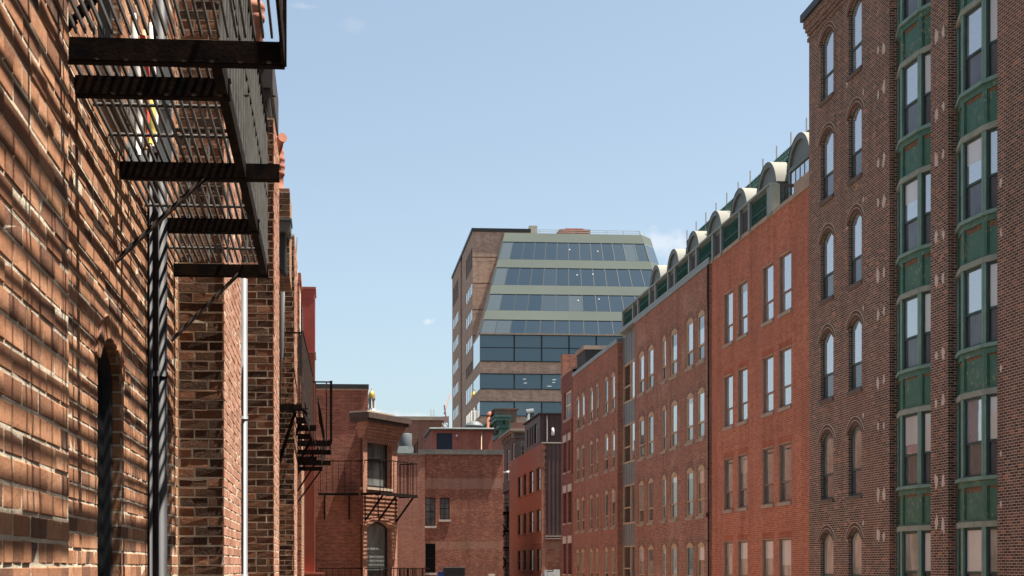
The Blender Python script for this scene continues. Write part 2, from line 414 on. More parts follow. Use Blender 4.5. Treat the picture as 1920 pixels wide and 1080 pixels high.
M['zinc'] = plain('zinc_grey_flashing', (.13, .145, .145), .6, .1, var=.25, scale=2, streak=.2)
M['coping'] = plain('grey_metal_coping', (.2, .225, .21), .5, .2, var=.2, scale=1.2)
M['stone'] = plain('tan_stone', (.34, .26, .2), .85, var=.25, scale=2.5, bump=.2, streak=.2)
M['paleston'] = plain('pale_stone', (.48, .4, .34), .85, var=.25, scale=3, bump=.2)
M['brownst'] = plain('brown_stone', (.13, .095, .08), .85, var=.25, scale=1.5, bump=.3, streak=.3)
M['tan'] = plain('tan_window_wood', (.42, .3, .19), .6, var=.15, scale=4)
M['brownfr'] = plain('brown_window_frame', (.2, .115, .085), .55, var=.2, scale=4)
M['greenfr'] = plain('grey_green_frame_paint', (.15, .24, .2), .5, var=.25, scale=2.5, streak=.15)
M['greenhd'] = plain('weathered_green_trim', (.24, .26, .21), .6, var=.25, scale=3, streak=.2)
M['greendk'] = plain('dark_green_frame', (.035, .065, .06), .5, var=.3, scale=3)
M['black'] = plain('dark_frame', (.02, .02, .022), .5, var=.3)
M['wpaint'] = plain('white_painted_metal', (.6, .59, .56), .6, var=.15)
M['white'] = plain('white_frame', (.6, .58, .53), .55, var=.15)
M['dormer'] = plain('grey_green_zinc_dormer', (.15, .165, .155), .55, .15, var=.25, scale=1.4, streak=.3)
M['dormroof'] = plain('pale_dormer_roof', (.17, .168, .15), .85, 0, var=.15, scale=1)
M['mansard'] = plain('pale_green_seamed_roof', (.2, .22, .19), .7, .15, var=.2, scale=1.5)
M['copper'] = plain('copper_green_iron', (.03, .105, .085), .6, var=.4, scale=4)
M['latpan'] = plain('stained_green_panel', (.26, .32, .24), .7, var=.5, scale=2.5, c2=(.2, .2, .14), streak=.6)
M['maroon'] = plain('maroon_metal_siding', (.06, .033, .03), .55, .1, var=.2, scale=1, spec=.3)
M['siding'] = plain('brown_corrugated_siding', (.11, .068, .06), .5, .2, var=.25, scale=1)
M['mpanel'] = plain('grey_seamed_metal', (.27, .27, .26), .4, .5, var=.25, scale=1, streak=.25)
M['spand'] = plain('sage_spandrel_panel', (.07, .082, .076), .9, 0, var=.1, scale=.15, spec=.05)
M['mull'] = plain('dark_mullion', (.022, .03, .034), .7, var=.1)
M['duct'] = plain('red_oxide_steel', (.3, .095, .062), .5, .1, var=.22, scale=2, streak=.25)
M['terpot'] = plain('terracotta_clay', (.3, .115, .07), .8, var=.25, scale=8, bump=.3)
M['slate'] = plain('slate', (.045, .04, .042), .7, var=.3, scale=8)
M['copdark'] = plain('dark_bronze_coping', (.035, .034, .034), .5, .2, var=.2)
M['tar'] = plain('roof_tar', (.07, .065, .06), .9, var=.3)
M['bounce'] = plain('pale_bounce_sheet', (.42, .38, .33), .9, var=.3, scale=.4, bump=.3)  # for the added ground sheet, kept pale to reflect sunlight
M['asphalt'] = plain('asphalt', (.055, .053, .05), .9, var=.3, scale=.6, bump=.3)
M['silver'] = plain('silver_vent_metal', (.09, .1, .105), .6, .2, var=.15)
M['gold'] = plain('gold_leaf', (.4, .25, .06), .5, .6, var=.1)
M['navy'] = plain('navy_blue_door', (.018, .024, .04), .45, var=.2)
M['beige'] = plain('beige_plaster', (.5, .42, .33), .8, var=.15)
M['blue'] = plain('blue_plastic', (.02, .06, .25), .5)
M['pink'] = plain('faded_red_crane_steel', (.34, .2, .18), .6)
M['board'] = plain('grey_blue_board', (.2, .23, .25), .6, var=.25, scale=5)
M['wred'] = plain('red_cloth', (.3, .025, .02), .9); M['wyel'] = plain('yellow_cloth', (.36, .3, .07), .9)
M['wwht'] = plain('white_cloth', (.42, .4, .37), .9); M['wtan'] = plain('tan_cloth', (.36, .22, .13), .9)

def peel_paint():
    N = NT('peeling_green_paint'); gp = N.new('ShaderNodeNewGeometry').outputs['Position']
    n = N.noise(gp, 4, 6, 0.7); n2 = N.noise(N.mapping(gp, (11, 11, 6)), 1.0, 6, 0.75); n3 = N.noise(gp, 1.1, 3, 0.6)
    col = N.mix(N.ramp(n, [(.35, 0), (.7, 1)]), (.018, .085, .054), (.042, .115, .074))
    mask = N.math('MULTIPLY', N.ramp(n2, [(.56, 0), (.62, 1)]), N.ramp(n3, [(.46, 0), (.6, 1)]))
    col = N.mix(mask, col, N.mix(n, (.1, .045, .02), (.5, .42, .28)))
    N.link(col, N.b.inputs['Base Color']); N.b.inputs['Roughness'].default_value = .6
    N.link(N.bump(N.math('SUBTRACT', n2, mask), .35, .006), N.b.inputs['Normal'])
    return N.mat
M['peel'] = peel_paint()
def rust_head():
    N = NT('rusty_panel_head'); gp = N.new('ShaderNodeNewGeometry').outputs['Position']
    N.link(N.ramp(N.noise(gp, 9, 6, .75), [(.35, (.05, .025, .016)), (.55, (.17, .08, .03)), (.7, (.03, .08, .05))]), N.b.inputs['Base Color'])
    N.b.inputs['Roughness'].default_value = .85; return N.mat
M['rust'] = rust_head()

M['g_dark'] = glass('dim_room_glass', (.035, .035, .035), 0.05, var=.5)
M['g_blind'] = glass('white_blind_glass', (.5, .49, .47), 0.06, var=.12)
M['g_lace'] = glass('curtain_glass', (.33, .305, .27), 0.06, var=.5, scale=3)
M['g_mid'] = glass('grey_room_glass', (.16, .17, .16), 0.07, var=.6, scale=2)
M['g_sky'] = glass('mirror_bright_glass', (.3, .305, .31), 0.42, var=.15)
M['g_screen'] = glass('insect_screen_glass', (.1, .1, .105), 0.0, var=.4, scale=3)
M['g_black'] = glass('black_room_glass', (.012, .012, .012), 0.02, var=.3)
M['g_tower'] = glass('blue_tower_glass', (.006, .014, .026), .07, attr=True, c2=(.05, .06, .066), wave=.01, tint=(.7, .88, 1.0))
M['g_tower2'] = glass('teal_tower_glass', (.05, .09, .115), 0.08, attr=True, c2=(.13, .19, .22), wave=.01, tint=(.85, .95, 1.0))
M['g_side'] = glass('pale_reflecting_glass', (.4, .46, .5), 0.45, wave=.01)
def lamp_mat():
    N = NT('ceiling_lamp_light'); e = N.new('ShaderNodeEmission'); e.inputs[0].default_value = (1, .95, .85, 1); e.inputs[1].default_value = .3
    N.link(e.outputs[0], N.n['Material Output'].inputs['Surface']); N.n.remove(N.b); return N.mat
M['lamp'] = lamp_mat()
# ================================================================== RIGHT ROW
GZ = -9.0                                   # alley level below the camera
g = MB(); g.poly([(-1500, -300, GZ), (2500, -300, GZ), (2500, 3500, GZ), (-1500, 3500, GZ)])
o = g.build('ground', M['asphalt']); o['kind'] = 'structure'
g = MB(); g.poly([(-.8, 30, GZ + .004), (15.6, 30, GZ + .004), (15.6, 105.5, GZ + .004), (-.8, 105.5, GZ + .004)])  # unseen pale sheet, added to bounce sunlight onto the right row
o = g.build('bounce_sheet', M['bounce']); o['kind'] = 'structure'

# ---- dark brown building with green bay windows --------------------------------------------------
XB = 15.7; FLH = 3.18
fc = FL(XB)
Y0 = yX(1517, XB); ya = yX(1668, XB); yb1 = yX(1745, XB); yb0 = yX(1778, XB); yc = yX(1870, XB); YN = -30.0; TOP = 17.9
B1 = thing('brick_building', 'dark brown brick building with green bow windows and arched sashes filling the right edge', 'building', (XB, 40, GZ))
mb = MB(); aw = []
for k in range(-2, 5):
    zb = 2.09 + FLH * k
    for l, r in ((1539, 1562.5), (1591, 1615.5)):
        aw.append((yX(r, XB), yX(l, XB), zb, zb + 2.14, 0.26))
wall(mb, fc, ya, Y0, GZ, TOP, aw, rd=.13)
wall(mb, fc, yb0, yb1, GZ, TOP, [], 0); wall(mb, fc, YN, yc, GZ, TOP, [], 0)
XR = XB + 0.22
for y in (ya, yb0): mb.poly([(XB, y, GZ), (XR + .35, y, GZ), (XR + .35, y, TOP), (XB, y, TOP)])
for y in (yb1, yc): mb.poly([(XB, y, GZ), (XR + .35, y, GZ), (XR + .35, y, TOP), (XB, y, TOP)])
mb.poly([(XB, Y0, GZ), (32, Y0, GZ), (32, Y0, TOP), (XB, Y0, TOP)]); mb.poly([(XB, YN, GZ), (32, YN, GZ), (32, YN, TOP), (XB, YN, TOP)])
mb.poly([(XB, YN, TOP), (32, YN, TOP), (32, Y0, TOP), (XB, Y0, TOP)], 1); mb.poly([(32, YN, GZ), (32, Y0, GZ), (32, Y0, TOP), (32, YN, TOP)])
for (s, e) in ((yb1, ya), (yc, yb0)): mb.poly([(XR + .35, s, GZ), (XR + .35, e, GZ), (XR + .35, e, TOP), (XR + .35, s, TOP)], 1)
# corbelled courses under the coping
for z0, z1, d in ((17.2, 17.32, .05), (17.4, 17.52, .05), (17.52, 17.68, .1), (17.68, 17.88, .15)):
    for s, e in ((ya, Y0 + d), (yb0, yb1), (YN, yc)): mb.fbox(fc, s, e, z0, z1, -.02, d)
# mortar patches over old wall anchors
pt = mb
def patch(y, z, r):
    n = 11; ph = rr(0, 6); P = []
    for i in range(n):
        a = 2 * math.pi * i / n; q = r * rr(.55, 1.15)
        P.append((y + q * math.cos(a) * .8, z + q * math.sin(a) * 1.35))
    pt.poly([fc.p(u, v, .006) for u, v in P], 2); 
    for i in range(n): pt.poly([fc.p(*P[i], 0), fc.p(*P[(i + 1) % n], 0), fc.p(*P[(i + 1) % n], .006), fc.p(*P[i], .006)], 2)
for k in range(-1, 6):
    for dz in (-.55, .62):
        zz = 1.4 + FLH * k + dz
        for u in (ya + .42, ya + .85): patch(u, zz + rr(-.08, .08), rr(.1, .17))
        for u in (yb0 + .3, yb0 + .72): patch(u, zz + .2 + rr(-.08, .08), rr(.1, .17))
        patch(ya + 3.35, zz + rr(-.1, .1), rr(.05, .09))
        if R() < .6: patch(yc - .18, zz + .6, rr(.06, .1))
    patch(ya + 2.0, 1.25 + FLH * k, .07)
part(mb, 'wall', [M['b1'], M['tar'], M['pmortar']], B1)
cp = MB(); cp.box(XB - .24, 32, YN, Y0 + .2, 17.905, 18.14); part(cp, 'coping', M['copdark'], B1)
rg = MB()
for h in aw:
    a, b, c, d, ri = h
    rg.mark(); arch_ring(rg, fc, a, b, d - ri, ri, .11, .025, 0); arch_ring(rg, fc, a - .125, b + .125, d - ri, ri + .125, .105, .02, 0)
    arch_ring(rg, fc, a - .11, b + .11, d - ri, ri + .11, .016, .024, 1); arch_ring(rg, fc, a - .23, b + .23, d - ri, ri + .23, .016, .026, 1)
parts(rg, 'arch_brick', [plain('brown_arch_brick', (.12, .058, .042), .9, var=.45, scale=14, bump=.5), M['mortar']], B1)
for i, h in enumerate(aw):
    k = i // 2 - 2
    up = M['g_sky'] if k >= 1 else (M['g_mid'] if k == 0 else M['g_lace'])
    lo = M['g_screen'] if k < 4 else M['g_sky']
    if k == -1: up = lo = M['g_lace']
    window(fc, h, .13, B1, M['greendk'], up, lo, fw=.065, meet=.42, head='glass', sill=.12, sm=M['brownst'])

# bow windows
def bow(ys, ye, idx, lab):
    """bow window from far end ys to near end ye (ys > ye): three faces with sash windows and green panels"""
    w = ys - ye
    P = [(XR + .02, ys), (XB - .03, ys - w * .33), (XB + .03, ys - w * .73), (XR + .04, ye)]
    t = part(MB_shell(P), 'bay_window', M['greendk'], B1, lab)
    segs = list(zip(P, P[1:]))
    for k in range(-1, 6):
        hb = .93 + FLH * k                          # underside of the header
        st = hb - 1.95                              # top of the sill
        m = MB(); pn = MB(); hd = MB(); gl_u = MB(); gl_l = MB(); ru = MB(); sl = MB(); bl = MB()
        for i, (a, b) in enumerate(segs):
            A, Bv = Vector((*a, 0)), Vector((*b, 0)); L = (Bv - A).length; t_ = (Bv - A) / L; n = Vector((t_.y, -t_.x, 0))
            n = n if n.x < 0 else -n
            f2 = Face(A, t_, n)
            hd.fbox(f2, -.01, L + .01, hb, hb + .14, -.1, .05)                      # header
            sl.fbox(f2, -.02, L + .02, st - .09, st, -.1, .075)                     # sill
            m.fbox(f2, 0, .085, st, hb, -.1, .03); m.fbox(f2, L - .085, L, st, hb, -.1, .03)
            # sash
            a0, a1 = .085, L - .085; fw = .055; mr = st + 1.95 * .43
            for q in ((a0, a0 + fw), (a1 - fw, a1)): m.fbox(f2, q[0], q[1], st, hb, -.1, -.02, 1)
            m.fbox(f2, a0 + fw, a1 - fw, hb - fw * 1.3, hb, -.1, -.02, 1); m.fbox(f2, a0 + fw, a1 - fw, st, st + fw, -.1, -.02, 1)
            m.fbox(f2, a0 + fw, a1 - fw, mr - .03, mr + .03, -.1, -.025, 1)
            gu = (.0 if (idx + k + i) % 3 else 1)
            cut = mr + (hb - mr) * (0 if gu else [.0, .45, .0, .25][(k + 1 + i) % 4])
            Z = lambda z: -.05
            def gq(M_, z0, z1, d, mt): M_.poly([f2.p(a0 + fw, z0, d), f2.p(a1 - fw, z0, d), f2.p(a1 - fw, z1, d), f2.p(a0 + fw, z1, d)], mt)
            sky = 0 if k >= 1 else 2
            if i == 2: sky = 1 if k != 3 else 0
            if k <= 0: sky = 2 if (i + k + idx) % 2 else 1
            if cut > mr + .05: gq(gl_u, mr, cut, -.05, sky); gq(gl_u, cut, hb, -.05, 1)
            else: gq(gl_u, mr, hb, -.05, sky)
            gq(gl_l, st, mr, -.065, 0)
            # spandrel panel below
            z0, z1 = hb - FLH + .14, st - .09
            pn.fbox(f2, 0, L, z0, z1, -.12, -.03)
            for u0, u1, v0, v1 in ((0, .1, z0, z1), (L - .1, L, z0, z1), (.1, L - .1, z1 - .15, z1), (.1, L - .1, z0, z0 + .05)): pn.fbox(f2, u0, u1, v0, v1, -.03, .01, 0)
            for u0, u1, v0, v1 in ((.1, .13, z0 + .05, z1 - .15), (L - .13, L - .1, z0 + .05, z1 - .15)): pn.fbox(f2, u0, u1, v0, v1, -.03, -.008, 0)
            ru.fbox(f2, .13, L - .13, z1 - .15 - rr(.05, .15), z1 - .15, -.031, -.026, 0)
        sash = part(m, 'window', [M['greenfr'], M['greendk']], B1)
        sub(gl_u, 'pane', [M['g_sky'], M['g_blind'], M['g_lace']], sash); sub(gl_l, 'pane', [M['g_screen']], sash)
        sub(hd, 'header', M['greenhd'], sash); sub(sl, 'sill', M['greenfr'], sash)
        po = part(pn, 'spandrel_panel', M['peel'], B1); sub(ru, 'rust_patch', M['rust'], po)
def MB_shell(P):
    s = MB(); off = [(x + .125, y) for x, y in P]
    for a, b in zip(off, off[1:]): s.poly([(*a, GZ), (*b, GZ), (*b, TOP), (*a, TOP)])
    return s
bow(ya - .02, yb1 + .02, 0, 'green bow window nearer the red building'); bow(yb0 - .02, yc + .02, 1, 'green bow window at the right edge')

# ---- bright red building --------------------------------------------------
XC = 15.78; fc2 = FL(XC); Y1 = yX(1334.5, XC); TB = 12.62
B2 = thing('brick_building', 'bright red orange brick building with square headed windows beside the dark brown one', 'building', (XC, 53, GZ))
h2 = []
for k in range(-1, 4):
    hd = .93 + 3.31 * k
    for l, r in ((1357.8, 1374), (1384, 1401.5), (1430, 1450), (1461, 1483.5)): h2.append((yX(r, XC), yX(l, XC), hd - 2.03, hd))
mb = MB(); wall(mb, fc2, Y0 + .002, Y1, GZ, TB, h2, rd=.12)
mb.poly([(XC, Y1, GZ), (32, Y1, GZ), (32, Y1, TB), (XC, Y1, TB)]); mb.poly([(XC, Y0 + .05, TB), (32, Y0 + .05, TB), (32, Y1, TB), (XC, Y1, TB)], 1)
for k in range(0, 3): mb.fbox(fc2, Y0 + .03, Y1 - .05, 1.35 + 3.31 * (k + .02), 1.42 + 3.31 * (k + .02), -.02, .012)
part(mb, 'wall', [M['b2'], M['tar']], B2)
so = MB()
for a, b, c, d in h2:
    if d < 9: so.mark(); so.fbox(fc2, a - .06, b + .06, d + .004, d + .26, -.02, .004)
parts(so, 'soldier_course', M['b2s'], B2)
RW = random.Random(5)
for i, h in enumerate(h2):
    k = i // 4 - 1
    up = M['g_sky'] if k >= 2 else (M['g_mid'] if k == 1 else M['g_lace']); lo = M['g_sky'] if k >= 2 else M['g_screen']
    if k == 0: lo = M['g_lace']
    window(fc2, h, .12, B2, M['brownfr'], up, lo, fw=.06, meet=.36, sill=.13, sm=M['stone'], blind=RW.choice((None, None, .25, .5, .7)), bm=M[RW.choice(('g_blind', 'g_lace'))])
tr = MB()
for a, b, c, d in h2: tr.mark(); tr.fbox(fc2, b - .001, b + .022, c, d + .02, -.05, .012); tr.fbox(fc2, a, b, d - .001, d + .03, -.05, .014)
parts(tr, 'window_trim', M['stone'], B2)
cp = MB(); cp.fbox(fc2, Y0 + .01, Y1, TB - .12, TB + .03, -.5, .06); part(cp, 'coping', M['stone'], B2)
blk = MB(); blk.fbox(fc2, Y0 + .02, yX(1490, XC), TB + .03, TB + .4, -.5, .03); part(blk, 'parapet_block', M['stone'], B2)

# ---- long brown red building --------------------------------------------------
Y2 = yX(1190, XB); T3 = 12.5
B3 = thing('brick_building', 'long brown red brick building with tan arched sash windows, mansard dormers and green balustrade', 'building', (XB, 66, GZ))
fc3 = FL(XB); h3 = []
for k in range(-1, 4):
    tp = 1.0 + 3.28 * k
    for l, r in ((1197.3, 1207.3), (1214.3, 1225), (1241, 1248.5), (1257.3, 1269.3), (1286.3, 1299.3), (1307, 1320.6)):
        h3.append((yX(r, XB), yX(l, XB), tp - 2.16, tp, .17))
mb = MB(); wall(mb, fc3, Y1 + .02, Y2, GZ, T3, h3, rd=.1)
mb.poly([(XB, Y1 + .02, GZ), (16.2, Y1 + .02, GZ), (16.2, Y1 + .02, T3), (XB, Y1 + .02, T3)])
YP = 78.07
mb.poly([(XB, Y2, GZ), (16.1, Y2, GZ), (16.1, Y2, T3), (XB, Y2, T3)]); mb.poly([(XB, Y1, T3), (32, Y1, T3), (32, YP, T3), (XB, Y2, T3)], 1)
part(mb, 'wall', [M['b3'], M['tar']], B3)
rg = MB()
for a, b, c, d, ri in h3: rg.mark(); arch_ring(rg, fc3, a - .02, b + .02, d - ri, ri + .02, .26, .012, 0)
parts(rg, 'arch_brick', [brick_mat('pale_arch_brick', [(0, (.15, .062, .045)), (1, (.26, .12, .085))], (.4, .27, .2), course=.13, length=.08, joint=.02)], B3)
RW2 = random.Random(21)
def tan_windows(hs, fcx, Bx, ncol):
    for i, h in enumerate(hs):
        k = i // ncol - 1; c = i % ncol
        up = M['g_sky'] if k == 3 else ((M['g_sky'] if c >= 3 else M['g_mid']) if k == 2 else (M['g_lace'] if (c + k) % 3 == 0 else M['g_mid']))
        lo = M[RW2.choice(('g_screen', 'g_dark', 'g_mid', 'g_screen'))]; up = M[RW2.choice(('g_mid', 'g_dark', 'g_lace'))] if k < 2 or RW2.random() < .15 else up
        window(fcx, h, .1, Bx, M['tan'], up, lo, fw=.085, meet=.36, head='wood', headm=M['tan'], sill=.14, sm=M['stone'], ft=.07, blind=RW2.choice((None, None, .2, .45, .65)), bm=M[RW2.choice(('g_blind', 'g_lace', 'g_mid'))])
tan_windows(h3, fc3, B3, 6)
dp = MB(); dp.tube([(XB - .05, Y1 + .12, GZ), (XB - .05, Y1 + .12, T3)], .045, 8); dp.box(XB - .12, XB, Y1 + .04, Y1 + .2, 2.0, 2.2)
for z in (-2, 1, 4, 7, 10): dp.box(XB - .1, XB, Y1 + .06, Y1 + .18, z, z + .05)
part(dp, 'drainpipe', plain('dark_brown_drainpipe', (.05, .028, .022), .6), B3)
# recessed grey metal strip with wide windows at its far end
XP = 16.0; fcp = FL(XP); hp = [(Y2 + .05, YP - .05, 1.05 + 3.28 * k - 2.1, 1.05 + 3.28 * k) for k in range(-1, 4)]
mb = MB(); wall(mb, fcp, Y2, YP, GZ, T3 + .1, hp, rd=.08)
y = Y2 + .1
while y < YP: 
    for z0, z1 in [(h[3], h2_[2]) for h, h2_ in zip(hp, hp[1:])] + [(hp[-1][3], T3)]: mb.fbox(fcp, y, y + .035, z0 + .02, z1 - .02, -.01, .035)
    y += .42
part(mb, 'metal_cladding', M['mpanel'], B3)
for k, h in enumerate(hp):
    a, b, c, d = h; f = MB(); sp = a + (b - a) * .56; D = -.07
    for q in ((a, a + .06), (sp - .05, sp + .05), (b - .09, b)): f.fbox(fcp, q[0], q[1], c, d, D, D + .07)
    f.fbox(fcp, a, b, c, c + .09, D, D + .09); f.fbox(fcp, a, b, d - .06, d, D, D + .07); f.fbox(fcp, sp, b, c + .85, c + .92, D, D + .06)
    fo = part(f, 'window', M['tan'], B3); g = MB(); g.poly([fcp.p(a, c, D + .01), fcp.p(sp, c, D + .01), fcp.p(sp, d, D + .01), fcp.p(a, d, D + .01)]); sub(g, 'pane', M['g_sky' if k >= 3 else 'g_mid'], fo)
    g = MB(); g.poly([fcp.p(sp, c, D + .01), fcp.p(b, c, D + .01), fcp.p(b, d, D + .01), fcp.p(sp, d, D + .01)]); sub(g, 'pane', M['g_dark'], fo)
# coping and balustrade (runs over the red building too)
cp = MB(); cp.fbox(fc3, Y1, Y2, T3, T3 + .3, -.4, .05); cp.fbox(fcp, Y2, YP - .02, T3 + .1, T3 + .3, -.3, .33); part(cp, 'coping', M['coping'], B3)
bz0, bz1 = T3 + .3, T3 + 1.12; MOD = 3.92; YE = 76.6
post = MB(); lat = MB(); lp = MB(); dk = MB()
k = 0
while True:
    y1 = YE - MOD * k; y0 = y1 - 2.42                     # lattice panel from y1 (far) to y0
    if y1 < 51: break
    zb = bz0 if y0 > Y1 else bz0 - .25
    lp.mark(); lat.mark(); lp.box(XB + .12, XB + .16, y0, y1, zb, bz1 - .1)                       # stained backing panel
    lat.box(XB + .06, XB + .1, y0, y1, zb + .42, zb + .46)
    n = 15
    for i in range(n):
        yy = y0 + (y1 - y0) * (i + .5) / n
        lat.box(XB + .06, XB + .1, yy - .008, yy + .008, zb, bz1 - .1)
        lat.bar((XB + .08, yy - .07, zb + .46), (XB + .08, yy + .07, bz1 - .1), .018); lat.bar((XB + .08, yy + .07, zb + .46), (XB + .08, yy - .07, bz1 - .1), .018)
    q0 = y0 - (MOD - 2.42)
    for u in ((y0 - .22, y0), (q0, q0 + .22)): 
        if u[0] > 50.3: post.box(XB - .02, XB + .3, u[0], u[1], zb, bz1)
    if q0 > 50.3:
        post.box(XB + .1, XB + .2, q0 + .22, y0 - .22, zb, bz1); dk.mark(); dk.box(XB + .075, XB + .1, q0 + .3, y0 - .3, zb + .08, bz1 - .14)
    k += 1
post.box(XB - .02, XB + .3, YE, YE + .2, bz0, bz1); post.box(XB - .04, XB + .32, 50.6, YE + .2, bz1, bz1 + .08)
post.box(XB - .0, XB + .36, 50.6, 51.0, bz0 - .25, bz1)
part(post, 'balustrade', M['coping'], B3); parts(lp, 'balustrade_panel', M['latpan'], B3); parts(lat, 'lattice', M['copper'], B3); parts(dk, 'dark_panel', M['slate'], B3)
# terrace gate near the brown building
gt = MB(); gt.bar((XB + .1, 50.7, bz1 + .02), (XB + 1.4, 50.7, bz1 + .02), .09, .1); gt.bar((XB + .2, 50.7, bz0 + .2), (XB + 1.4, 50.7, bz0 + .2), .03)
for i in range(9): gt.bar((XB + .3 + i * .13, 50.7, bz0 - .2), (XB + .3 + i * .13, 50.7, bz1), .02)
for i in range(4):
    c = (XB + .45 + i * .28, 50.7, bz0 + .45); P = [(c[0] + .12 * math.cos(a * .7), 50.7, c[2] + .12 * math.sin(a * .7)) for a in range(10)]; gt.tube(P, .014, 5)
part(gt, 'terrace_gate', M['slate'], B3)
# dormers
XD = 17.4; fcd = FL(XD)
for k in range(0, 8):
    yc_ = 75.85 - MOD * k
    if yc_ < 48: break
    zt, zs, hw, ri = 15.95, 14.95, 1.28, 1.0
    P = arc_pts(yc_ - hw, yc_ + hw, zs, ri, 16); m = MB()
    m.poly([fcd.p(*p) for p in P] + []); m.poly([fcd.p(yc_ - hw, 12.4), fcd.p(yc_ + hw, 12.4), fcd.p(yc_ + hw, zs), fcd.p(yc_ - hw, zs)])
    arch_ring(m, fcd, yc_ - hw + .2, yc_ + hw - .2, zs + .05, ri - .22, .22, .1, 0, 16)
    m.fbox(fcd, yc_ - hw, yc_ + hw, zs - .1, zs + .05, 0, .08)
    for s in (-1, 1): m.fbox(fcd, yc_ + s * (hw - .1) - .1, yc_ + s * (hw - .1) + .1, 12.5, zs, 0, .06); m.poly([(XD, yc_ + s * hw, 12.4), (18.6, yc_ + s * hw, 12.4), (18.6, yc_ + s * hw, zs), (XD, yc_ + s * hw, zs)])
    do = part(m, 'dormer', M['dormer'], B3)
    r = MB(); Q = arc_pts(yc_ - hw - .06, yc_ + hw + .06, zs - .02, ri + .07, 16)
    for a, b in zip(Q, Q[1:]): r.poly([(XD - .12, a[0], a[1]), (XD - .12, b[0], b[1]), (18.6, b[0], b[1]), (18.6, a[0], a[1])], 0, 0, True)
    sub(r, 'barrel_roof', M['dormroof'], do)
    w = MB(); n = 4
    for i in range(n):
        a = yc_ - hw + .25 + i * (2 * hw - .5) / n; w.poly([fcd.p(a + .06, 13.2, .03), fcd.p(a + (2 * hw - .5) / n - .06, 13.2, .03), fcd.p(a + (2 * hw - .5) / n - .06, zs - .16, .03), fcd.p(a + .06, zs - .16, .03)])
    sub(w, 'dormer_window', M['g_side'], do)
# mansard with cresting and lightning rods
XM, ZM = 18.2, 16.08; YM0, YM1 = Y0 + .02, yX(1287.8, XM)
m = MB(); m.poly([(17.5, YM0, 12.5), (17.5, YM1, 12.5), (XM, YM1, ZM), (XM, YM0, ZM)])
m.poly([(17.5, YM1, 12.5), (30, YM1, 12.5), (28, YM1, ZM), (XM, YM1, ZM)]); m.poly([(XM, YM0, ZM), (XM, YM1, ZM), (28, YM1, ZM), (28, YM0, ZM)])
y = YM0 + .2
while y < YM1: m.bar((17.48, y, 12.5), (XM - .02, y, ZM), .035, .06); y += .45
part(m, 'mansard_roof', M['mansard'], B3)
c = MB(); c.box(XM - .1, XM + .1, YM0, YM1, ZM, ZM + .1); c.box(XM - .03, XM + .03, YM0, YM1, ZM + .46, ZM + .5)
y = YM0 + .1
while y < YM1:
    c.bar((XM, y, ZM + .1), (XM, y, ZM + .56), .03); c.bar((XM, y, ZM + .1), (XM, y + .2, ZM + .46), .03); c.bar((XM, y + .2, ZM + .1), (XM, y, ZM + .46), .03); y += .2
part(c, 'roof_cresting', M['copper'], B3)
c = MB(); y = YM1 - .05
while y > YM0: c.mark(); c.tube([(XM, y, ZM + .1), (XM, y, ZM + 1.07)], .028, 6); y -= 1.853
parts(c, 'lightning_rod', M['slate'], B3)

# ---- weathered red building beyond --------------------------------------------------
Y4 = yX(1074.5, XB); T4 = 12.2
B4 = thing('brick_building', 'weathered red brick building with three pairs of tan arched sashes and a plain grey coping', 'building', (XB, 85, GZ))
h4 = []
for k in range(-1, 4):
    tp = 1.03 + 3.25 * k
    for l, r in ((1080, 1085.8), (1089.4, 1095.8), (1105, 1111.2), (1116.7, 1121.8), (1132.8, 1140), (1145.5, 1152.7)): h4.append((yX(r, XB), yX(l, XB), tp - 2.14, tp, .17))
mb = MB(); wall(mb, FL(XB), YP, Y4, GZ, T4, h4, rd=.1)
mb.poly([(XB, YP, GZ), (30, YP, GZ), (30, YP, T4), (XB, YP, T4)]); mb.poly([(XB, YP, T4), (30, YP, T4), (30, Y4, T4), (XB, Y4, T4)], 1); mb.poly([(XB, Y4, GZ), (30, Y4, GZ), (30, Y4, T4), (XB, Y4, T4)])
part(mb, 'wall', [M['b4'], M['tar']], B4); tan_windows(h4, FL(XB), B4, 6)
rg = MB()
for a, b, c, d, ri in h4: rg.mark(); arch_ring(rg, FL(XB), a - .02, b + .02, d - ri, ri + .02, .26, .012, 0)
parts(rg, 'arch_brick', [bpy.data.materials['pale_arch_brick']], B4)
cp = MB(); cp.fbox(FL(XB), YP - .02, Y4, T4, T4 + .24, -.5, .06); cp.box(XB + .5, 30, YP - .02, YP + .4, T4 + .001, T4 + .24); part(cp, 'coping', M['coping'], B4)
bk = MB(); x0, z1 = atY(1079, 662, 93.5); x1 = xY(1101, 93.5); bk.box(x0 + .1, x1 + 3, 90.5, 93.5, T4 + .1, 13.7, 0); bk.box(x0, x1 + 3.2, 90.4, 93.7, 13.7, 13.95, 1); part(bk, 'roof_bulkhead', [M['slate'], M['stone']], B4)

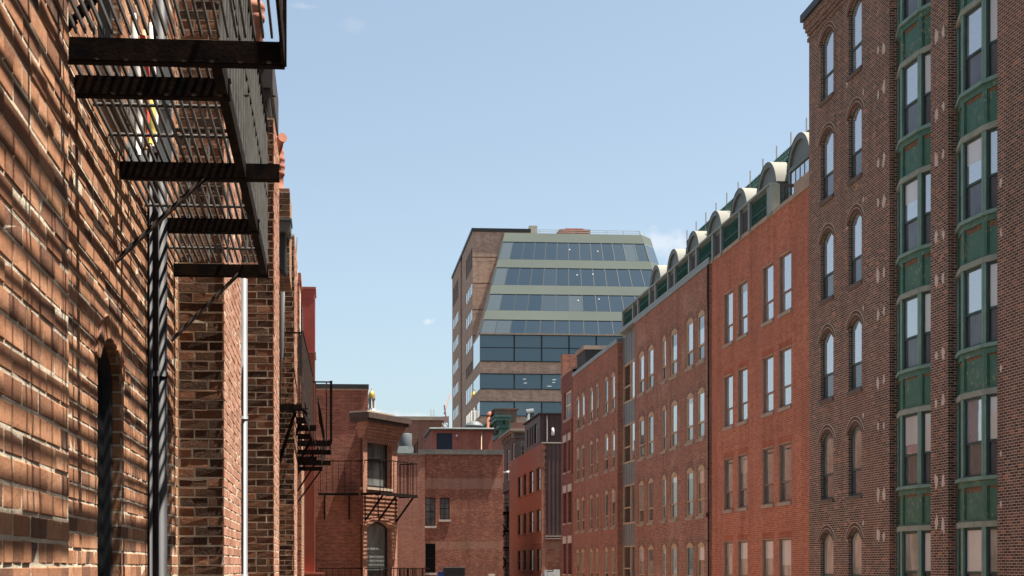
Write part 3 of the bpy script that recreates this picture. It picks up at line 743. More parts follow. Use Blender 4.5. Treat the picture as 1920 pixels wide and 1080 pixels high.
# ---- plum brown building with pale lintels --------------------------------------------------
X5 = 15.72; f5 = FL(X5); Y5 = yX(1053, X5); T5 = 12.75
B5 = thing('brick_building', 'narrow plum brown brick building with pale stone lintels and a triple top window', 'building', (X5, 95, GZ))
h5 = []
for k in range(-1, 3):
    for l, r in ((1056.3, 1061.8), (1065.6, 1071.6)): h5.append((yX(r, X5), yX(l, X5), 1.46 + 3.4 * k - 2.03, 1.46 + 3.4 * k))
hbig = (yX(1071, X5), yX(1057.5, X5), 9.75, 11.6)
mb = MB(); wall(mb, f5, Y4 + .03, Y5, GZ, T5, h5 + [hbig], rd=.25)
mb.poly([(X5, Y5, GZ), (28, Y5, GZ), (28, Y5, T5), (X5, Y5, T5)]); mb.poly([(X5, Y4 + .05, T5), (28, Y4 + .05, T5), (28, Y5, T5), (X5, Y5, T5)], 1)
mb.fbox(f5, Y4 + .03, Y4 + .45, 6, 9.5, 0, .12); mb.fbox(f5, Y4 + .5, Y5 - .1, 9.0, 9.1, -.02, .05); mb.fbox(f5, Y4 + .5, Y5 - .1, 8.75, 8.82, -.02, .05)
part(mb, 'wall', [M['b5'], M['tar']], B5)
li = MB()
for a, b, c, d in h5: li.mark(); li.fbox(f5, a - .12, b + .12, d, d + .5, -.04, .03)
parts(li, 'lintel', M['paleston'], B5)
for h in h5: window(f5, h, .25, B5, M['black'], M['g_mid'], M['g_dark'], fw=.06, meet=.5, sill=.12, sm=M['stone'])
f = MB(); a, b, c, d = hbig
for i in range(4): f.fbox(f5, a + (b - a - .12) * i / 3, a + (b - a - .12) * i / 3 + .12, c, d, -.24, -.14, 0)
f.fbox(f5, a, b, c, c + .1, -.24, -.13); f.fbox(f5, a, b, d - .1, d, -.24, -.13); f.fbox(f5, a, b, c + .9, c + 1.0, -.24, -.15)
fo = part(f, 'window', M['white'], B5); g = MB(); g.poly([f5.p(a, c, -.22), f5.p(b, c, -.22), f5.p(b, d, -.22), f5.p(a, d, -.22)]); sub(g, 'pane', M['g_dark'], fo); s = MB(); s.fbox(f5, a - .1, b + .1, c - .16, c - .002, -.25, .06); sub(s, 'sill', M['stone'], fo)
cp = MB(); cp.fbox(f5, Y4 + .03, Y5 + .05, T5, T5 + .12, -.4, .06); part(cp, 'coping', M['stone'], B5)
x0, zt = atY(1053.5, 665, 97.6); ch = MB(); ch.box(x0, xY(1074, 97.6) + .4, 97.3, 98.1, T5 - 1, zt); part(ch, 'chimney', M['b4'], B5)
# ================================================================== END OF THE STREET
def rect_win(fcx, h, rd, parent, fm, gm, sill=None, sm=None, fw=.07, mid=True, grid=False):
    a, b, c, d = h[:4]; f = MB(); D = -rd + .004
    f.fbox(fcx, a, a + fw, c, d, D, D + .05); f.fbox(fcx, b - fw, b, c, d, D, D + .05); f.fbox(fcx, a + fw, b - fw, d - fw, d, D, D + .05); f.fbox(fcx, a + fw, b - fw, c, c + fw, D, D + .05)
    if mid: f.fbox(fcx, a + fw, b - fw, (c + d) / 2 - .03, (c + d) / 2 + .03, D, D + .045)
    if grid:
        f.fbox(fcx, (a + b) / 2 - .02, (a + b) / 2 + .02, c + fw, d - fw, D, D + .04)
        for q in (.25, .75): f.fbox(fcx, a + fw, b - fw, c + (d - c) * q - .015, c + (d - c) * q + .015, D, D + .04)
    fo = part(f, 'window', fm, parent); g = MB(); z = D + .01
    g.poly([fcx.p(a + fw, c + fw, z), fcx.p(b - fw, c + fw, z), fcx.p(b - fw, d - fw, z), fcx.p(a + fw, d - fw, z)]); sub(g, 'pane', gm, fo)
    if sill: s = MB(); s.fbox(fcx, a - .08, b + .08, c - sill, c - .003, -rd, .07); sub(s, 'sill', sm, fo)

# ---- terracotta painted building --------------------------------------------------
X6 = 17.13; YE0 = 116.3; YE1 = yX(955, X6); f6 = FL(X6); T6 = 9.92  # this, the next two buildings and their fire escape scaled about the camera
B6 = thing('brick_building', 'terracotta painted brick building with small dark windows and a corrugated metal end', 'building', (X6, 126, GZ))
h6 = []
for hd, bt in ((8.07, 6.18), (4.61, 2.76), (1.36, -.46), (-2.05, -3.9)):
    for l, r in ((970.6, 977), (981, 987.2), (991.6, 999.4), (1005.3, 1013)): h6.append((yX(min(r, 1014.4), X6), yX(l, X6), bt, hd))
mb = MB(); wall(mb, f6, YE0, YE1, GZ, T6, h6, rd=.16)
mb.poly([(X6, YE0, T6), (28, YE0, T6), (28, YE1, T6), (X6, YE1, T6)], 1); mb.poly([(X6, YE1, GZ), (28, YE1, GZ), (28, YE1, T6), (X6, YE1, T6)])
mb.fbox(f6, YE0 + .15, YE0 + 5.5, 1.77, 2.1, -.02, .05)
part(mb, 'wall', [M['terra'], M['tar']], B6)
for h in h6: rect_win(f6, h, .16, B6, M['black'], M['g_black'], .1, M['terra'], .09)
fe = FF(YE0); mb = MB(); xc = X6 + .36
z = GZ
while z < T6: w = .36 if int(z / .28) % 2 else .27; mb.fbox(fe, X6 + .003, X6 + w, z, min(z + .28, T6), -.3, .01); z += .28
part(mb, 'corner_brick', M['quoin'], B6)
mb = MB(); zlow = 2.34; mb.poly([(X6 + .2, YE0 + .02, GZ), (28, YE0 + .02, GZ), (28, YE0 + .02, zlow), (X6 + .2, YE0 + .02, zlow)]); part(mb, 'end_wall', M['b7'], B6)
mb = MB(); x = X6 + .37; i = 0
while x < 21: mb.fbox(fe, x, x + .17, zlow + .12, T6, -.02, .06 if i % 2 else .0); x += .17; i += 1
part(mb, 'corrugated_siding', M['siding'], B6)
mb = MB(); mb.fbox(fe, X6 + .3, 21, zlow, zlow + .07, -.02, .12); mb.fbox(fe, X6 + .3, 21, zlow - .2, zlow - .12, -.02, .1); mb.fbox(fe, X6, 21, T6 + .01, T6 + .1, -.3, .12); part(mb, 'metal_ledge', M['paleston'], B6)
# penthouse
YQ0 = 117.9; YQ1 = yX(984, X6 + .12); TQ = 12.48; mb = MB(); fq = FL(X6 + .12); fqf = FF(YQ0)
hq = [(yX(r, X6 + .12), yX(l, X6 + .12), T6 + .4, T6 + 2.0) for l, r in ((988.5, 990.5), (993, 995.3), (997.2, 999.6), (1001.6, 1006.3))]
wall(mb, fq, YQ0, YQ1, T6, TQ, hq, rd=.12); mb.poly([(X6 + .12, YQ0, T6), (26, YQ0, T6), (26, YQ0, TQ), (X6 + .12, YQ0, TQ)]); mb.poly([(X6 + .12, YQ0, TQ), (26, YQ0, TQ), (26, YQ1, TQ), (X6 + .12, YQ1, TQ)])
mb.poly([(X6 + .12, YQ1, T6), (26, YQ1, T6), (26, YQ1, TQ), (X6 + .12, YQ1, TQ)])
x = X6 + .5
while x < 21: mb.fbox(fqf, x, x + .04, T6 + .1, TQ, -.02, .03); x += .4
po = part(mb, 'penthouse', M['maroon'], B6)
for h in hq: 
    g = MB(); g.poly([fq.p(h[0], h[2], -.1), fq.p(h[1], h[2], -.1), fq.p(h[1], h[3], -.1), fq.p(h[0], h[3], -.1)]); sub(g, 'penthouse_window', M['g_black'], po)
mb = MB(); mb.box(X6 - .05, 26, YQ0 - .15, YQ1 + .1, TQ + .003, TQ + .1); sub(mb, 'roof_edge', M['slate'], po)
mb = MB(); mb.tube([(xY(1025.5, YQ0), YQ0 - .08, T6 + .1), (xY(1025.5, YQ0), YQ0 - .08, TQ - .1)], .06, 8); sub(mb, 'downpipe', M['slate'], po)
mb = MB(); x, z = atY(1036, 810, YQ0); mb.lathe((x, YQ0 - .12, z), [(.02, .35), (.1, .3), (.16, -.25), (.02, -.3)], 10); sub(mb, 'wall_lamp', M['white'], po)
# ---- brown stone building with bay --------------------------------------------------
X7 = 17.92; YF0 = 139.3; YF1 = yX(945, X7); f7 = FL(X7); T7 = 12.94
B7 = thing('stone_building', 'brown stone building with a slanting cornice and tall white sashes above the fire escape', 'building', (X7, 144, GZ))
h7 = [(yX(956.2, X7), yX(951, X7), 8.66, 11.63), (yX(965.2, X7), yX(960.6, X7), 9.0, 11.97), (yX(953.5, X7), yX(950, X7), 3.65, 6.04), (yX(962, X7), yX(958.5, X7), 3.76, 6.38)]
mb = MB(); wall(mb, f7, YF0, YF1, GZ, T7, h7, rd=.15)
hb7 = [(xY(977, YF0), xY(984, YF0), 10.15, 12.1)]
wall(mb, FF(YF0), X7, 25, GZ, T7, hb7, rd=.1); mb.poly([(X7, YF0, T7), (25, YF0, T7), (25, YF1, T7), (X7, YF1, T7)]); mb.poly([(X7, YF1, GZ), (25, YF1, GZ), (25, YF1, T7), (X7, YF1, T7)])
mb.fbox(f7, YF0, YF1, 7.4, 8.2, -.02, .4); mb.fbox(f7, YF0, YF1, 8.2, 8.43, -.02, .2); mb.fbox(FF(YF0), X7 - .1, 25, 12.4, 12.6, -.02, .15)
part(mb, 'wall', M['brownst'], B7)
cp = MB(); cp.fbox(f7, YF0 - .5, YF1 + .2, T7 + .12, T7 + .35, -1.2, .55); cp.fbox(f7, YF0 - .3, YF1, T7, T7 + .117, -1.2, .35)
for i in range(5): y = YF0 + .3 + i * (YF1 - YF0 - .6) / 4; cp.fbox(f7, y - .15, y + .15, T7 - .5, T7 - .002, -.02, .3)
part(cp, 'cornice', M['stone'], B7)
for h in h7[:2]: rect_win(f7, h, .15, B7, M['white'], M['g_lace'], .1, M['stone'], .12)
for h in h7[2:]: rect_win(f7, h, .15, B7, M['black'], M['g_black'], .1, M['brownst'], .12)
for h in hb7: rect_win(FF(YF0), h, .1, B7, M['stone'], M['g_dark'], .1, M['stone'], .08)
# ---- brick building with green cornice --------------------------------------------------
X8 = 18.47; YG0 = 154.1; YG1 = yX(918, X8); T8 = 14.5; f8 = FL(X8)
B8 = thing('brick_building', 'red brick building under a wide overhanging green cornice, behind the low red wall', 'building', (X8, 158, GZ))
h8 = [(yX(r, X8), yX(l, X8), 8.5, 12.1, .5) for l, r in ((927, 929.5), (931.5, 934.2), (936.6, 939.3))]
mb = MB(); wall(mb, f8, YG0, YG1, GZ, T8, h8, rd=.2); mb.poly([(X8, YG0, GZ), (30, YG0, GZ), (30, YG0, T8), (X8, YG0, T8)])
mb.poly([(X8, YG0, T8), (30, YG0, T8), (30, YG1, T8), (X8, YG1, T8)]); part(mb, 'wall', M['b2'], B8)
for h in h8:
    g = MB(); g.poly([f8.p(h[0], h[2], -.18), f8.p(h[1], h[2], -.18), f8.p(h[1], h[3], -.18), f8.p(h[0], h[3], -.18)]); part(g, 'window', M['g_black'], B8)
cp = MB(); XX = xY(942, YG0)
for d, z0, z1 in ((.12, T8 - .4, T8 + .28), (.4, T8 + .28, T8 + .7), (.85, T8 + 1.0, T8 + 1.4), (1.0, T8 + 1.4, T8 + 1.56)): cp.box(X8 - d, 19.3, YG0 - d, YG1 + d, z0, z1)
y = YG0 - .5
while y < YG1: cp.box(X8 - .6, X8, y, y + .22, T8 + .7, T8 + 1.0); y += .55
x = X8 - .3
while x < 19.1: cp.box(x, x + .2, YG0 - .6, YG0, T8 + .7, T8 + 1.0); x += .5
part(cp, 'cornice', [plain('green_copper_cornice', (.07, .16, .135), .6, var=.3, scale=2)], B8)
rf = MB(); x0, z1 = atY(929, 768, 157); x1 = xY(969, 157); rf.box(x0, x1, 157, 160, T8, z1); rf.box(x0 - .15, x1 + .2, 156.7, 160.2, z1, z1 + .15)
rf.box(xY(955, 156), 28, 156.2, 161, T8, T8 + 1.1); part(rf, 'roof_bulkhead', M['brownst'], B8)
rf = MB(); x, z = atY(918.5, 795, 159); rf.tube([(x, 159, T8), (x, 159, z + .9)], .33, 10); rf.lathe((x, 159, z + .9), [(.4, 0), (.36, .25), (.05, .5)], 10); part(rf, 'chimney_pot', M['terpot'], B8)
rf = MB(); x, z = atY(992, 775, 127); rf.tube([(x, 127, T6), (x, 127, z)], .28, 10); rf.tube([(x - .25, 127, z + .05), (x + .4, 127, z + .15)], .3, 10)
v = part(rf, 'flue', M['silver'], B6)

# ---- low red wall across the end of the street --------------------------------------------------
YH = 115.0; fh = FF(YH); xa, xm, xb = xY(738, YH), xY(796.5, YH), xY(943, YH); T9 = 8.95
B9 = thing('brick_building', 'broad rough red brick wall of a low building closing the street, with two small windows', 'building', (9, YH, GZ))
h9 = [(xY(797.5, YH), xY(816.5, YH), atY(800, 986, YH)[1], atY(800, 933, YH)[1]), (xY(825, YH), xY(843, YH), atY(830, 974, YH)[1], atY(830, 933, YH)[1]),
      (xY(797.5, YH), xY(816.5, YH), atY(800, 1074, YH)[1], atY(800, 1019, YH)[1])]
mb = MB(); wall(mb, fh, xm, xb, GZ, T9, h9, rd=.25); wall(mb, FF(YH - .12), xa, xm, GZ, T9 - .12, [], 2)
mb.poly([(xm, YH - .12, GZ), (xm, YH, GZ), (xm, YH, T9 - .12), (xm, YH - .12, T9 - .12)], 2)
mb.poly([(xb, YH, GZ), (xb, 134, GZ), (xb, 134, T9), (xb, YH, T9)]); mb.poly([(xa, YH, T9 - .3), (xb, YH, T9 - .3), (xb, 134, T9 - .3), (xa, 134, T9 - .3)], 1)
part(mb, 'wall', [M['b7'], M['tar'], M['b7b']], B9)
for i, h in enumerate(h9): rect_win(fh, h, .25, B9, M['black'], M['g_mid'] if i < 2 else M['g_black'], .18, M['paleston'], .06, grid=i < 2)
cp = MB(); cp.fbox(fh, xY(784, YH), xb + .05, T9, T9 + .33, -.5, .12); cp.fbox(fh, xY(784, YH), xb + .03, T9 - .07, T9 - .002, -.4, .17); cp.fbox(FF(YH - .12), xa, xm, T9 - .12, T9 + .02, -.5, .08); part(cp, 'coping', plain('weathered_coping', (.15, .14, .12), .8, var=.35, scale=3), B9)
# roof hut
YJ = 122.0; fj = FF(YJ); x0, x1 = xY(809.5, YJ), xY(923.5, YJ); zt = atY(860, 806, YJ)[1]
mb = MB(); dh = (xY(818.5, YJ), xY(848, YJ), T9 - .3, atY(830, 812, YJ)[1]); wall(mb, fj, x0, x1, T9 - .3, zt, [dh], rd=.1)
mb.poly([(x0, YJ, T9 - .3), (x0, 130, T9 - .3), (x0, 130, zt), (x0, YJ, zt)]); mb.poly([(x1, YJ, T9 - .3), (x1, 130, T9 - .3), (x1, 130, zt), (x1, YJ, zt)]); mb.poly([(x0, YJ, zt), (x1, YJ, zt), (x1, 130, zt), (x0, 130, zt)])
mb.fbox(fj, xY(866, YJ), xY(867, YJ), T9, zt, -.01, .03)
hut = part(mb, 'roof_hut', [plain('faded_red_render', (.33, .11, .08), .85, var=.3, scale=1.6, bump=.3, streak=.3)], B9)
d = MB(); d.fbox(fj, dh[0], dh[1], dh[2], dh[3], -.1, -.04); sub(d, 'door', M['navy'], hut)
c = MB(); c.box(x0 - .2, x1 + .1, YJ - .25, 130, zt + .002, zt + .16); c.tube([(x0 - .2, YJ - .3, zt + .06), (x1 + .1, YJ - .3, zt + .06)], .1, 8); sub(c, 'gutter', M['zinc'], hut)
c = MB(); xx = xY(903, YJ); c.tube([(xx, YJ - .1, T9 - .3), (xx, YJ - .1, zt)], .07, 8); sub(c, 'downpipe', M['tan'], hut)
c = MB(); xx, zz = atY(856, 817, YJ); c.lathe((xx, YJ - .1, zz), [(.02, -.1), (.1, -.06), (.1, .06), (.02, .1)], 8); sub(c, 'lamp', M['white'], hut)
# things on the low roof
YV = 118.0; x, z = atY(760, 826, YV); r = (xY(773, YV) - xY(748, YV)) / 2
t = thing('roof_vent', 'silver drum shaped roof vent on a sloping zinc base', 'vent', (x, YV, T9 - .3))
m = MB(); zt_ = atY(760, 814, YV)[1]; m.lathe((x, YV, 0), [(r, atY(760, 838, YV)[1]), (r, zt_), (r * .96, zt_ + .03), (.02, zt_ + .06)], 24); part(m, 'drum', M['silver'], t)
m = MB(); zb0, zb1 = T9 - .3, atY(760, 838, YV)[1] + .02; a = r * 1.5; b = r * 1.05
m.hexa([Vector(p) for p in ((x - a, YV - a, zb0), (x + a * 1.1, YV - a, zb0), (x + a * 1.1, YV + a, zb0), (x - a, YV + a, zb0), (x - b, YV - b, zb1), (x + b, YV - b, zb1), (x + b, YV + b, zb1), (x - b, YV + b, zb1))]); part(m, 'base', M['zinc'], t)
t = MB(); YW = 126.0; x, z = atY(889, 803, YW); r = (xY(906, YW) - xY(872, YW)) / 2; zt2 = atY(889, 790, YW)[1]
t.lathe((x, YW, 0), [(r, 10.5), (r, z + .12), (r * 1.06, z + .14), (r * .98, z + .25), (r * .7, zt2 - .12), (r * .35, zt2), (.02, zt2 + .03)], 24)
tag(t.build('roof_vent', M['silver']), 'domed grey metal vent behind the roof hut', 'vent')
m = MB(); YR = 116.5
for i, px in enumerate((777, 780.5, 784.5)): xx = xY(px, YR); m.bar((xx, YR + .5 * i, T9 - .3), (xx, YR + .5 * i, atY(px, 838 - 6.5 * (i + 1) + 3, YR)[1]), .07)
m.bar((xY(777, YR), YR, atY(777, 835, YR)[1]), (xY(785, YR), YR + 1, atY(785, 823, YR)[1]), .05)
tag(m.build('roof_railing', M['iron']), 'short black stair railing on the low roof', 'railing')
# brick wall behind
YK = 136.0; x0, x1 = xY(744, YK), xY(828, YK); zt = atY(790, 788, YK)[1]
B10 = thing('brick_building', 'plain pinkish brick building rising behind the low roof with a mast on it', 'building', (x1, YK, GZ))
m = MB(); m.box(x0, x1, YK, 148, GZ, zt); part(m, 'wall', M['b7b'], B10); m = MB(); m.box(x0 - .1, x1 + .25, YK - .15, 148.1, zt + .002, zt + .35); part(m, 'coping', M['stone'], B10)
x, z = atY(809.5, 786, 137); m = MB(); z2 = atY(809.5, 767, 137)[1]; m.tube([(x, 137, z), (x, 137, z2)], .06, 6); m.tube([(x + .2, 137, z), (x + .25, 137, atY(813, 757, 137)[1])], .02, 5)
for i in range(5): m.bar((x - .15, 137, z + .15 + i * .17), (x + .28, 137, z + .2 + i * .17), .03)
m.box(x - .1, x + .1, 136.9, 137.1, z - .3, z + .1)
tag(m.build('antenna', M['zinc']), 'thin grey radio mast standing on the pinkish brick building', 'antenna')
# far crane
YC_ = 520.0; m = MB(); x, z0 = atY(836, 1060, YC_); zt = atY(836, 766, YC_)[1]; w = .9
for sx in (-1, 1):
    for sy in (-1, 1): m.bar((x + sx * w, YC_ + sy * w, GZ), (x + sx * w, YC_ + sy * w, zt - 3), .3)
zz = 20.0; s = 1
while zz < zt - 3: m.bar((x - w * s, YC_ - w, zz), (x + w * s, YC_ - w, zz + 2), .2); m.bar((x - w, YC_ - w, zz), (x + w, YC_ - w, zz), .2); zz += 2; s = -s
m.bar((x, YC_, zt - 3), (x - .6, YC_, zt + 1.2), .5); m.bar((x - .6, YC_, zt - 2), (x + 1.8, YC_ + 5, zt + 6), .35); m.bar((x - .8, YC_, zt - 7), (x - 2.0, YC_ - 6, zt - 6), .6)
m.box(x - 1.2, x + 1.0, YC_ - 1.5, YC_ + 1, zt - 5, zt - 3)
tag(m.build('tower_crane', M['pink']), 'distant faded red construction crane beside the tower', 'crane')
# far golden cupola
YD = 330.0; x, _ = atY(697, 745, YD); z = lambda py: atY(697, py, YD)[1]; r = (xY(704, YD) - xY(690.5, YD)) / 2
t = thing('propped_cupola', 'distant pale cupola with a small golden dome above the brick roof', 'tower', (x, YD, GZ))
m = MB(); m.lathe((x, YD, 0), [(r * 2.2, GZ), (r * 2.2, z(772)), (r * .95, z(770)), (r * .95, z(766)), (r * .7, z(765.5)), (r * .7, z(749)), (r * 1.03, z(748.5)), (r * 1.03, z(746.5))], 20)  # wide lower cylinder added as a hidden support down to the ground
for i in range(8): a = i * math.pi / 4; m.tube([(x + r * .85 * math.cos(a), YD + r * .85 * math.sin(a), z(766)), (x + r * .85 * math.cos(a), YD + r * .85 * math.sin(a), z(748))], r * .13, 6)
part(m, 'drum', plain('pale_cupola_paint', (.28, .27, .25), .7), t)
m = MB(); m.lathe((x, YD, 0), [(r * .95, z(746.5)), (r * .97, z(743)), (r * .85, z(738.5)), (r * .55, z(734.5)), (r * .2, z(732.5)), (.02, z(732))], 20); part(m, 'dome', M['gold'], t)
m = MB(); m.tube([(x, YD, z(732.3)), (x, YD, z(724))], [.1, .03], 6); m.tube([(x, YD, z(729.5)), (x, YD, z(728))], .16, 6); part(m, 'finial', M['gold'], t)
# small things at the bottom edge (stand on a low roof in front of the wall)
RZ = -1.45; YL = 110.5
lr = MB(); lr.box(7.0, 15.0, 106, YH - .2, GZ, RZ); tag(lr.build('flat_roof_shed', M['tar']), 'flat roofed shed against the foot of the broad red wall', 'shed')
x0, z1 = atY(833, 1063.5, YL); x1 = xY(872, YL); t = thing('condenser_unit', 'dark grey air conditioning unit with a pale lid below the broad red wall', 'air conditioner', ((x0 + x1) / 2, YL, RZ))
m = MB(); m.box(x0, x1, YL, YL + 1.2, RZ, z1 - .05); m.box((x0 + x1) / 2 - .3, (x0 + x1) / 2 - .25, YL - .02, YL, RZ, z1 - .1)
for i in range(8): m.box(x0 + .1, x1 - .1, YL - .015, YL, RZ + .1 + i * .13, RZ + .13 + i * .13)
part(m, 'casing', M['slate'], t); m = MB(); m.box(x0 - .04, x1 + .06, YL - .04, YL + 1.25, z1 - .048, z1); part(m, 'lid', M['zinc'], t)
x0, z1 = atY(821.5, 1073, YL); x1 = xY(831, YL); m = MB(); m.prism([(x0, YL - .2), (x1, YL - .2), (x1, YL + .2), (x0, YL + .2)], RZ, z1); m.box(x0 - .02, x1 + .02, YL - .22, YL + .22, z1, z1 + .04); tag(m.build('bin', M['blue']), 'small blue plastic bin left of the dark unit', 'bin')
x0, z1 = atY(916, 1076, YL); x1 = xY(928, YL); m = MB(); m.box(x0, x1, YL, YL + .4, RZ, z1); m.box(x0 + .05, x1 - .05, YL - .02, YL, RZ + .1, z1 - .1); tag(m.build('vent_box', M['paleston']), 'small pale box on the shed roof below the wall', 'box')
YA = 114.6; t = thing('roof_unit', 'white rooftop machinery at the foot of the corrugated end wall', 'air conditioner', (xY(1035, YA), YA, -1.5))
m = MB(); 
for px0, px1, py in ((1018, 1050, 1076), (1022, 1037, 1069), (1041, 1050.5, 1068), (1034, 1044, 1072)):
    x0, z1 = atY(px0, py, YA); m.box(x0, xY(px1, YA), YA + (py - 1066) * .1, YA + .9, -1.5, z1)
part(m, 'casing', M['wpaint'], t); lb_ = MB(); lb_.box(16.9, 21, 112.6, 116.2, GZ, -1.5); tag(lb_.build('low_roof', M['tar']), 'low flat annex roof carrying the white machinery', 'annex')
m = MB(); x0, z0 = atY(1024, 1071.5, YA); m.tube([(x0, YA - .1, z0 + .02), (x0 + .6, YA - .1, z0 + .04)], .06, 8); m.tube([(x0 + .1, YA - .15, -1.5), (x0 + .1, YA - .15, z0)], .04, 6); part(m, 'pipe', M['slate'], t)

# ---- zigzag fire escape in front of the stone building --------------------------------------------------
t = thing('fire_escape', 'black zigzag fire escape on the brown stone building beyond the terracotta one', 'fire escape', (17, 142, GZ), 'fire escapes')
XO, XI = 16.36, 17.9; y0, y1 = 140.0, 148.7
pl = MB(); st = MB(); rl = MB()
zs = [atX(950, p, XO)[1] for p in (954, 990.5, 1024, 1055)]; zs.append(zs[-1] * 2 - zs[-2])
for i, z in enumerate(zs):
    pl.box(XO, XI, y0, y1, z - .08, z)
    for q in (.4, .8, 1.2): rl.bar((XO, y0, z + q), (XO, y1, z + q), .05); rl.bar((XO, y0, z + q), (XI, y0, z + q), .05)
    for j in range(9): yy = y0 + (y1 - y0) * j / 8; rl.bar((XO, yy, z), (XO, yy, z + 1.2), .055)
    for j in range(4): xx = XO + (XI - XO) * j / 4; rl.bar((xx, y0, z), (xx, y0, z + 1.2), .05)
    if i: 
        z2 = zs[i - 1]; a, b = (y0 + .8, y1 - .8) if i % 2 else (y1 - .8, y0 + .8)
        for xx in (XO + .15, XO + .85): st.bar((xx, a, z), (xx, b, z2), .09, .16)
        for j in range(10): f_ = (j + .5) / 10; st.box(XO + .15, XO + .85, a + (b - a) * f_ - .1, a + (b - a) * f_ + .1, z + (z2 - z) * f_, z + (z2 - z) * f_ + .04)
part(pl, 'platform', M['iron'], t); part(st, 'stair', M['iron'], t); part(rl, 'railing', M['iron'], t)
zt = zs[0]; ld = MB()
for s in (0, .45): ld.bar((XO + .1 + s, y0 + 2.5, zt), (XO + .1 + s, y0 + 2.5, zt + 2.4), .05)
for i in range(8): ld.bar((XO + .1, y0 + 2.5, zt + .3 * i), (XO + .55, y0 + 2.5, zt + .3 * i), .04)
part(ld, 'ladder', M['iron'], t)
m = MB(); a, b = atY(931, 887.5, 138), atY(964, 882, 138); m.tube([(a[0], 138, a[1]), (b[0], 138.5, b[1])], .06, 8); m.box((a[0] + b[0]) / 2 - .2, (a[0] + b[0]) / 2 + .2, 138.1, 138.4, (a[1] + b[1]) / 2 - .1, (a[1] + b[1]) / 2 + .06)
m.bar(((a[0] + b[0]) / 2, 138.3, (a[1] + b[1]) / 2), (17.8, 139.4, b[1] - .2), .05)
tag(m.build('wall_light', M['wpaint']), 'white bar shaped street light bracket above the zigzag fire escape', 'light')

# ================================================================== TOWER
TW = thing('office_tower', 'tall brick office tower with a sloping glass front at the end of the street', 'building', (30, 210, GZ))
YT = 204.0; XT = xY(900, YT); XTR = 52.0; YB = 214.7; XS = xY(886, YB)
zt = lambda py, Y=YT, px=900: atY(px, py, Y)[1]
ft = FF(YT); fl = FL(XT)
bands = [(627.5, 677, 1), (701, 729, 0), (753, 779.5, 0), (804, 831, 0)]
mb = MB(); zs = [zt(b[0]) for b in bands]; ze = [zt(b[1]) for b in bands]
ztop = zt(627.5); ztw = atY(886, 434, YB)[1]
# lower block front: brick between bands
lv = [(ze[i], zs[i + 1]) for i in range(len(bands) - 1)] + [(ze[-1], GZ)]
for t1, t0 in lv: mb.poly([(XT, YT, t0), (XTR, YT, t0), (XTR, YT, t1), (XT, YT, t1)]); mb.poly([(XT, YT, t0), (XT, YB, t0), (XT, YB, t1), (XT, YT, t1)])
YLE = yX(848, XT); ja, jb = yX(866.5, XT), yX(863.5, XT)
lw = []; 
g1 = (yX(885.5, XT), yX(873.5, XT)); g2 = (yX(859.2, XT), yX(849.3, XT)); FH = 3.93; z0 = 42.65
rows = [(z0 - FH * i - 1.9, z0 - FH * i) for i in range(8)]
for a, b in (g1, g2):
    for i, (c, d) in enumerate(rows): lw.append((a, b, c, d))
    lw.append((a, b, 44.6, 47.9))
wall(mb, FL(XT), YB, ja, GZ, ztw, [h for h in lw if h[0] < ja], rd=.05); wall(mb, FL(XT), jb, YLE, GZ, ztw, [h for h in lw if h[0] > ja], rd=.05)
mb.poly([(XT + .8, ja, GZ), (XT + .8, jb, GZ), (XT + .8, jb, ztw), (XT + .8, ja, ztw)], 1)
for y in (ja, jb): mb.poly([(XT, y, GZ), (XT + .8, y, GZ), (XT + .8, y, ztw), (XT, y, ztw)])
mb.poly([(XT, YB, 20), (30, YB, 20), (30, YB, ztw), (XT, YB, ztw)])
for i in range(4):
    z = ztw - 3.9 - i * 3.93; mb.poly([(XT, YB - .03, z), (30, YB - .03, z), (30, YB - .03, z + .12), (XT, YB - .03, z + .12)], 1)
mb.poly([(XT, YB, ztw), (30, YB, ztw), (30, YLE, ztw), (XT, YLE, ztw)], 1); mb.poly([(XTR, YT, GZ), (XTR, YLE, GZ), (XTR, YLE, ztop), (XTR, YT, ztop)]); mb.poly([(XT, YLE, GZ), (30, YLE, GZ), (30, YLE, ztw), (XT, YLE, ztw)])
mb.poly([(XT, YT, ztop), (XTR, YT, ztop), (XTR, YB, ztop), (XT, YB, ztop)], 1)
part(mb, 'brick_wall', [M['tb'], plain('tower_dark_joint', (.07, .045, .035), .8)], TW)
cp = MB(); cp.box(XT - .15, 30, YB - .15, YLE, ztw + .004, ztw + .5); part(cp, 'coping', M['copdark'], TW)
for h in lw:
    lou = h[2] > 44 or abs(h[3] - rows[3][1]) < .1 and h[0] < ja or abs(h[3] - rows[5][1]) < .1 and h[0] > ja
    n = 4; g = MB(); f = MB(); w = (h[1] - h[0]) / n
    for i in range(n):
        g.poly([fl.p(h[0] + w * i + .15, h[2], -.04), fl.p(h[0] + w * (i + 1) - .15, h[2], -.04), fl.p(h[0] + w * (i + 1) - .15, h[3], -.04), fl.p(h[0] + w * i + .15, h[3], -.04)])
        f.fbox(fl, h[0] + w * i - .15, h[0] + w * i + .15, h[2] + .08, h[3] - .08, -.05, .0)
    f.fbox(fl, h[0] - .15, h[1], h[2], h[2] + .08, -.05, .002); f.fbox(fl, h[0] - .15, h[1], h[3] - .08, h[3], -.05, .002)
    fo = part(f, 'louvre' if lou else 'window', M['tb'], TW); sub(g, 'slats' if lou else 'pane', M['brownst'] if lou else M['g_side'], fo)
rg = random.Random(3)
_t = [0.0]
def tone():
    if rg.random() < .55: _t[0] = rg.choice((0, 0, 0, .08, .15, .45, .9))
    return _t[0]
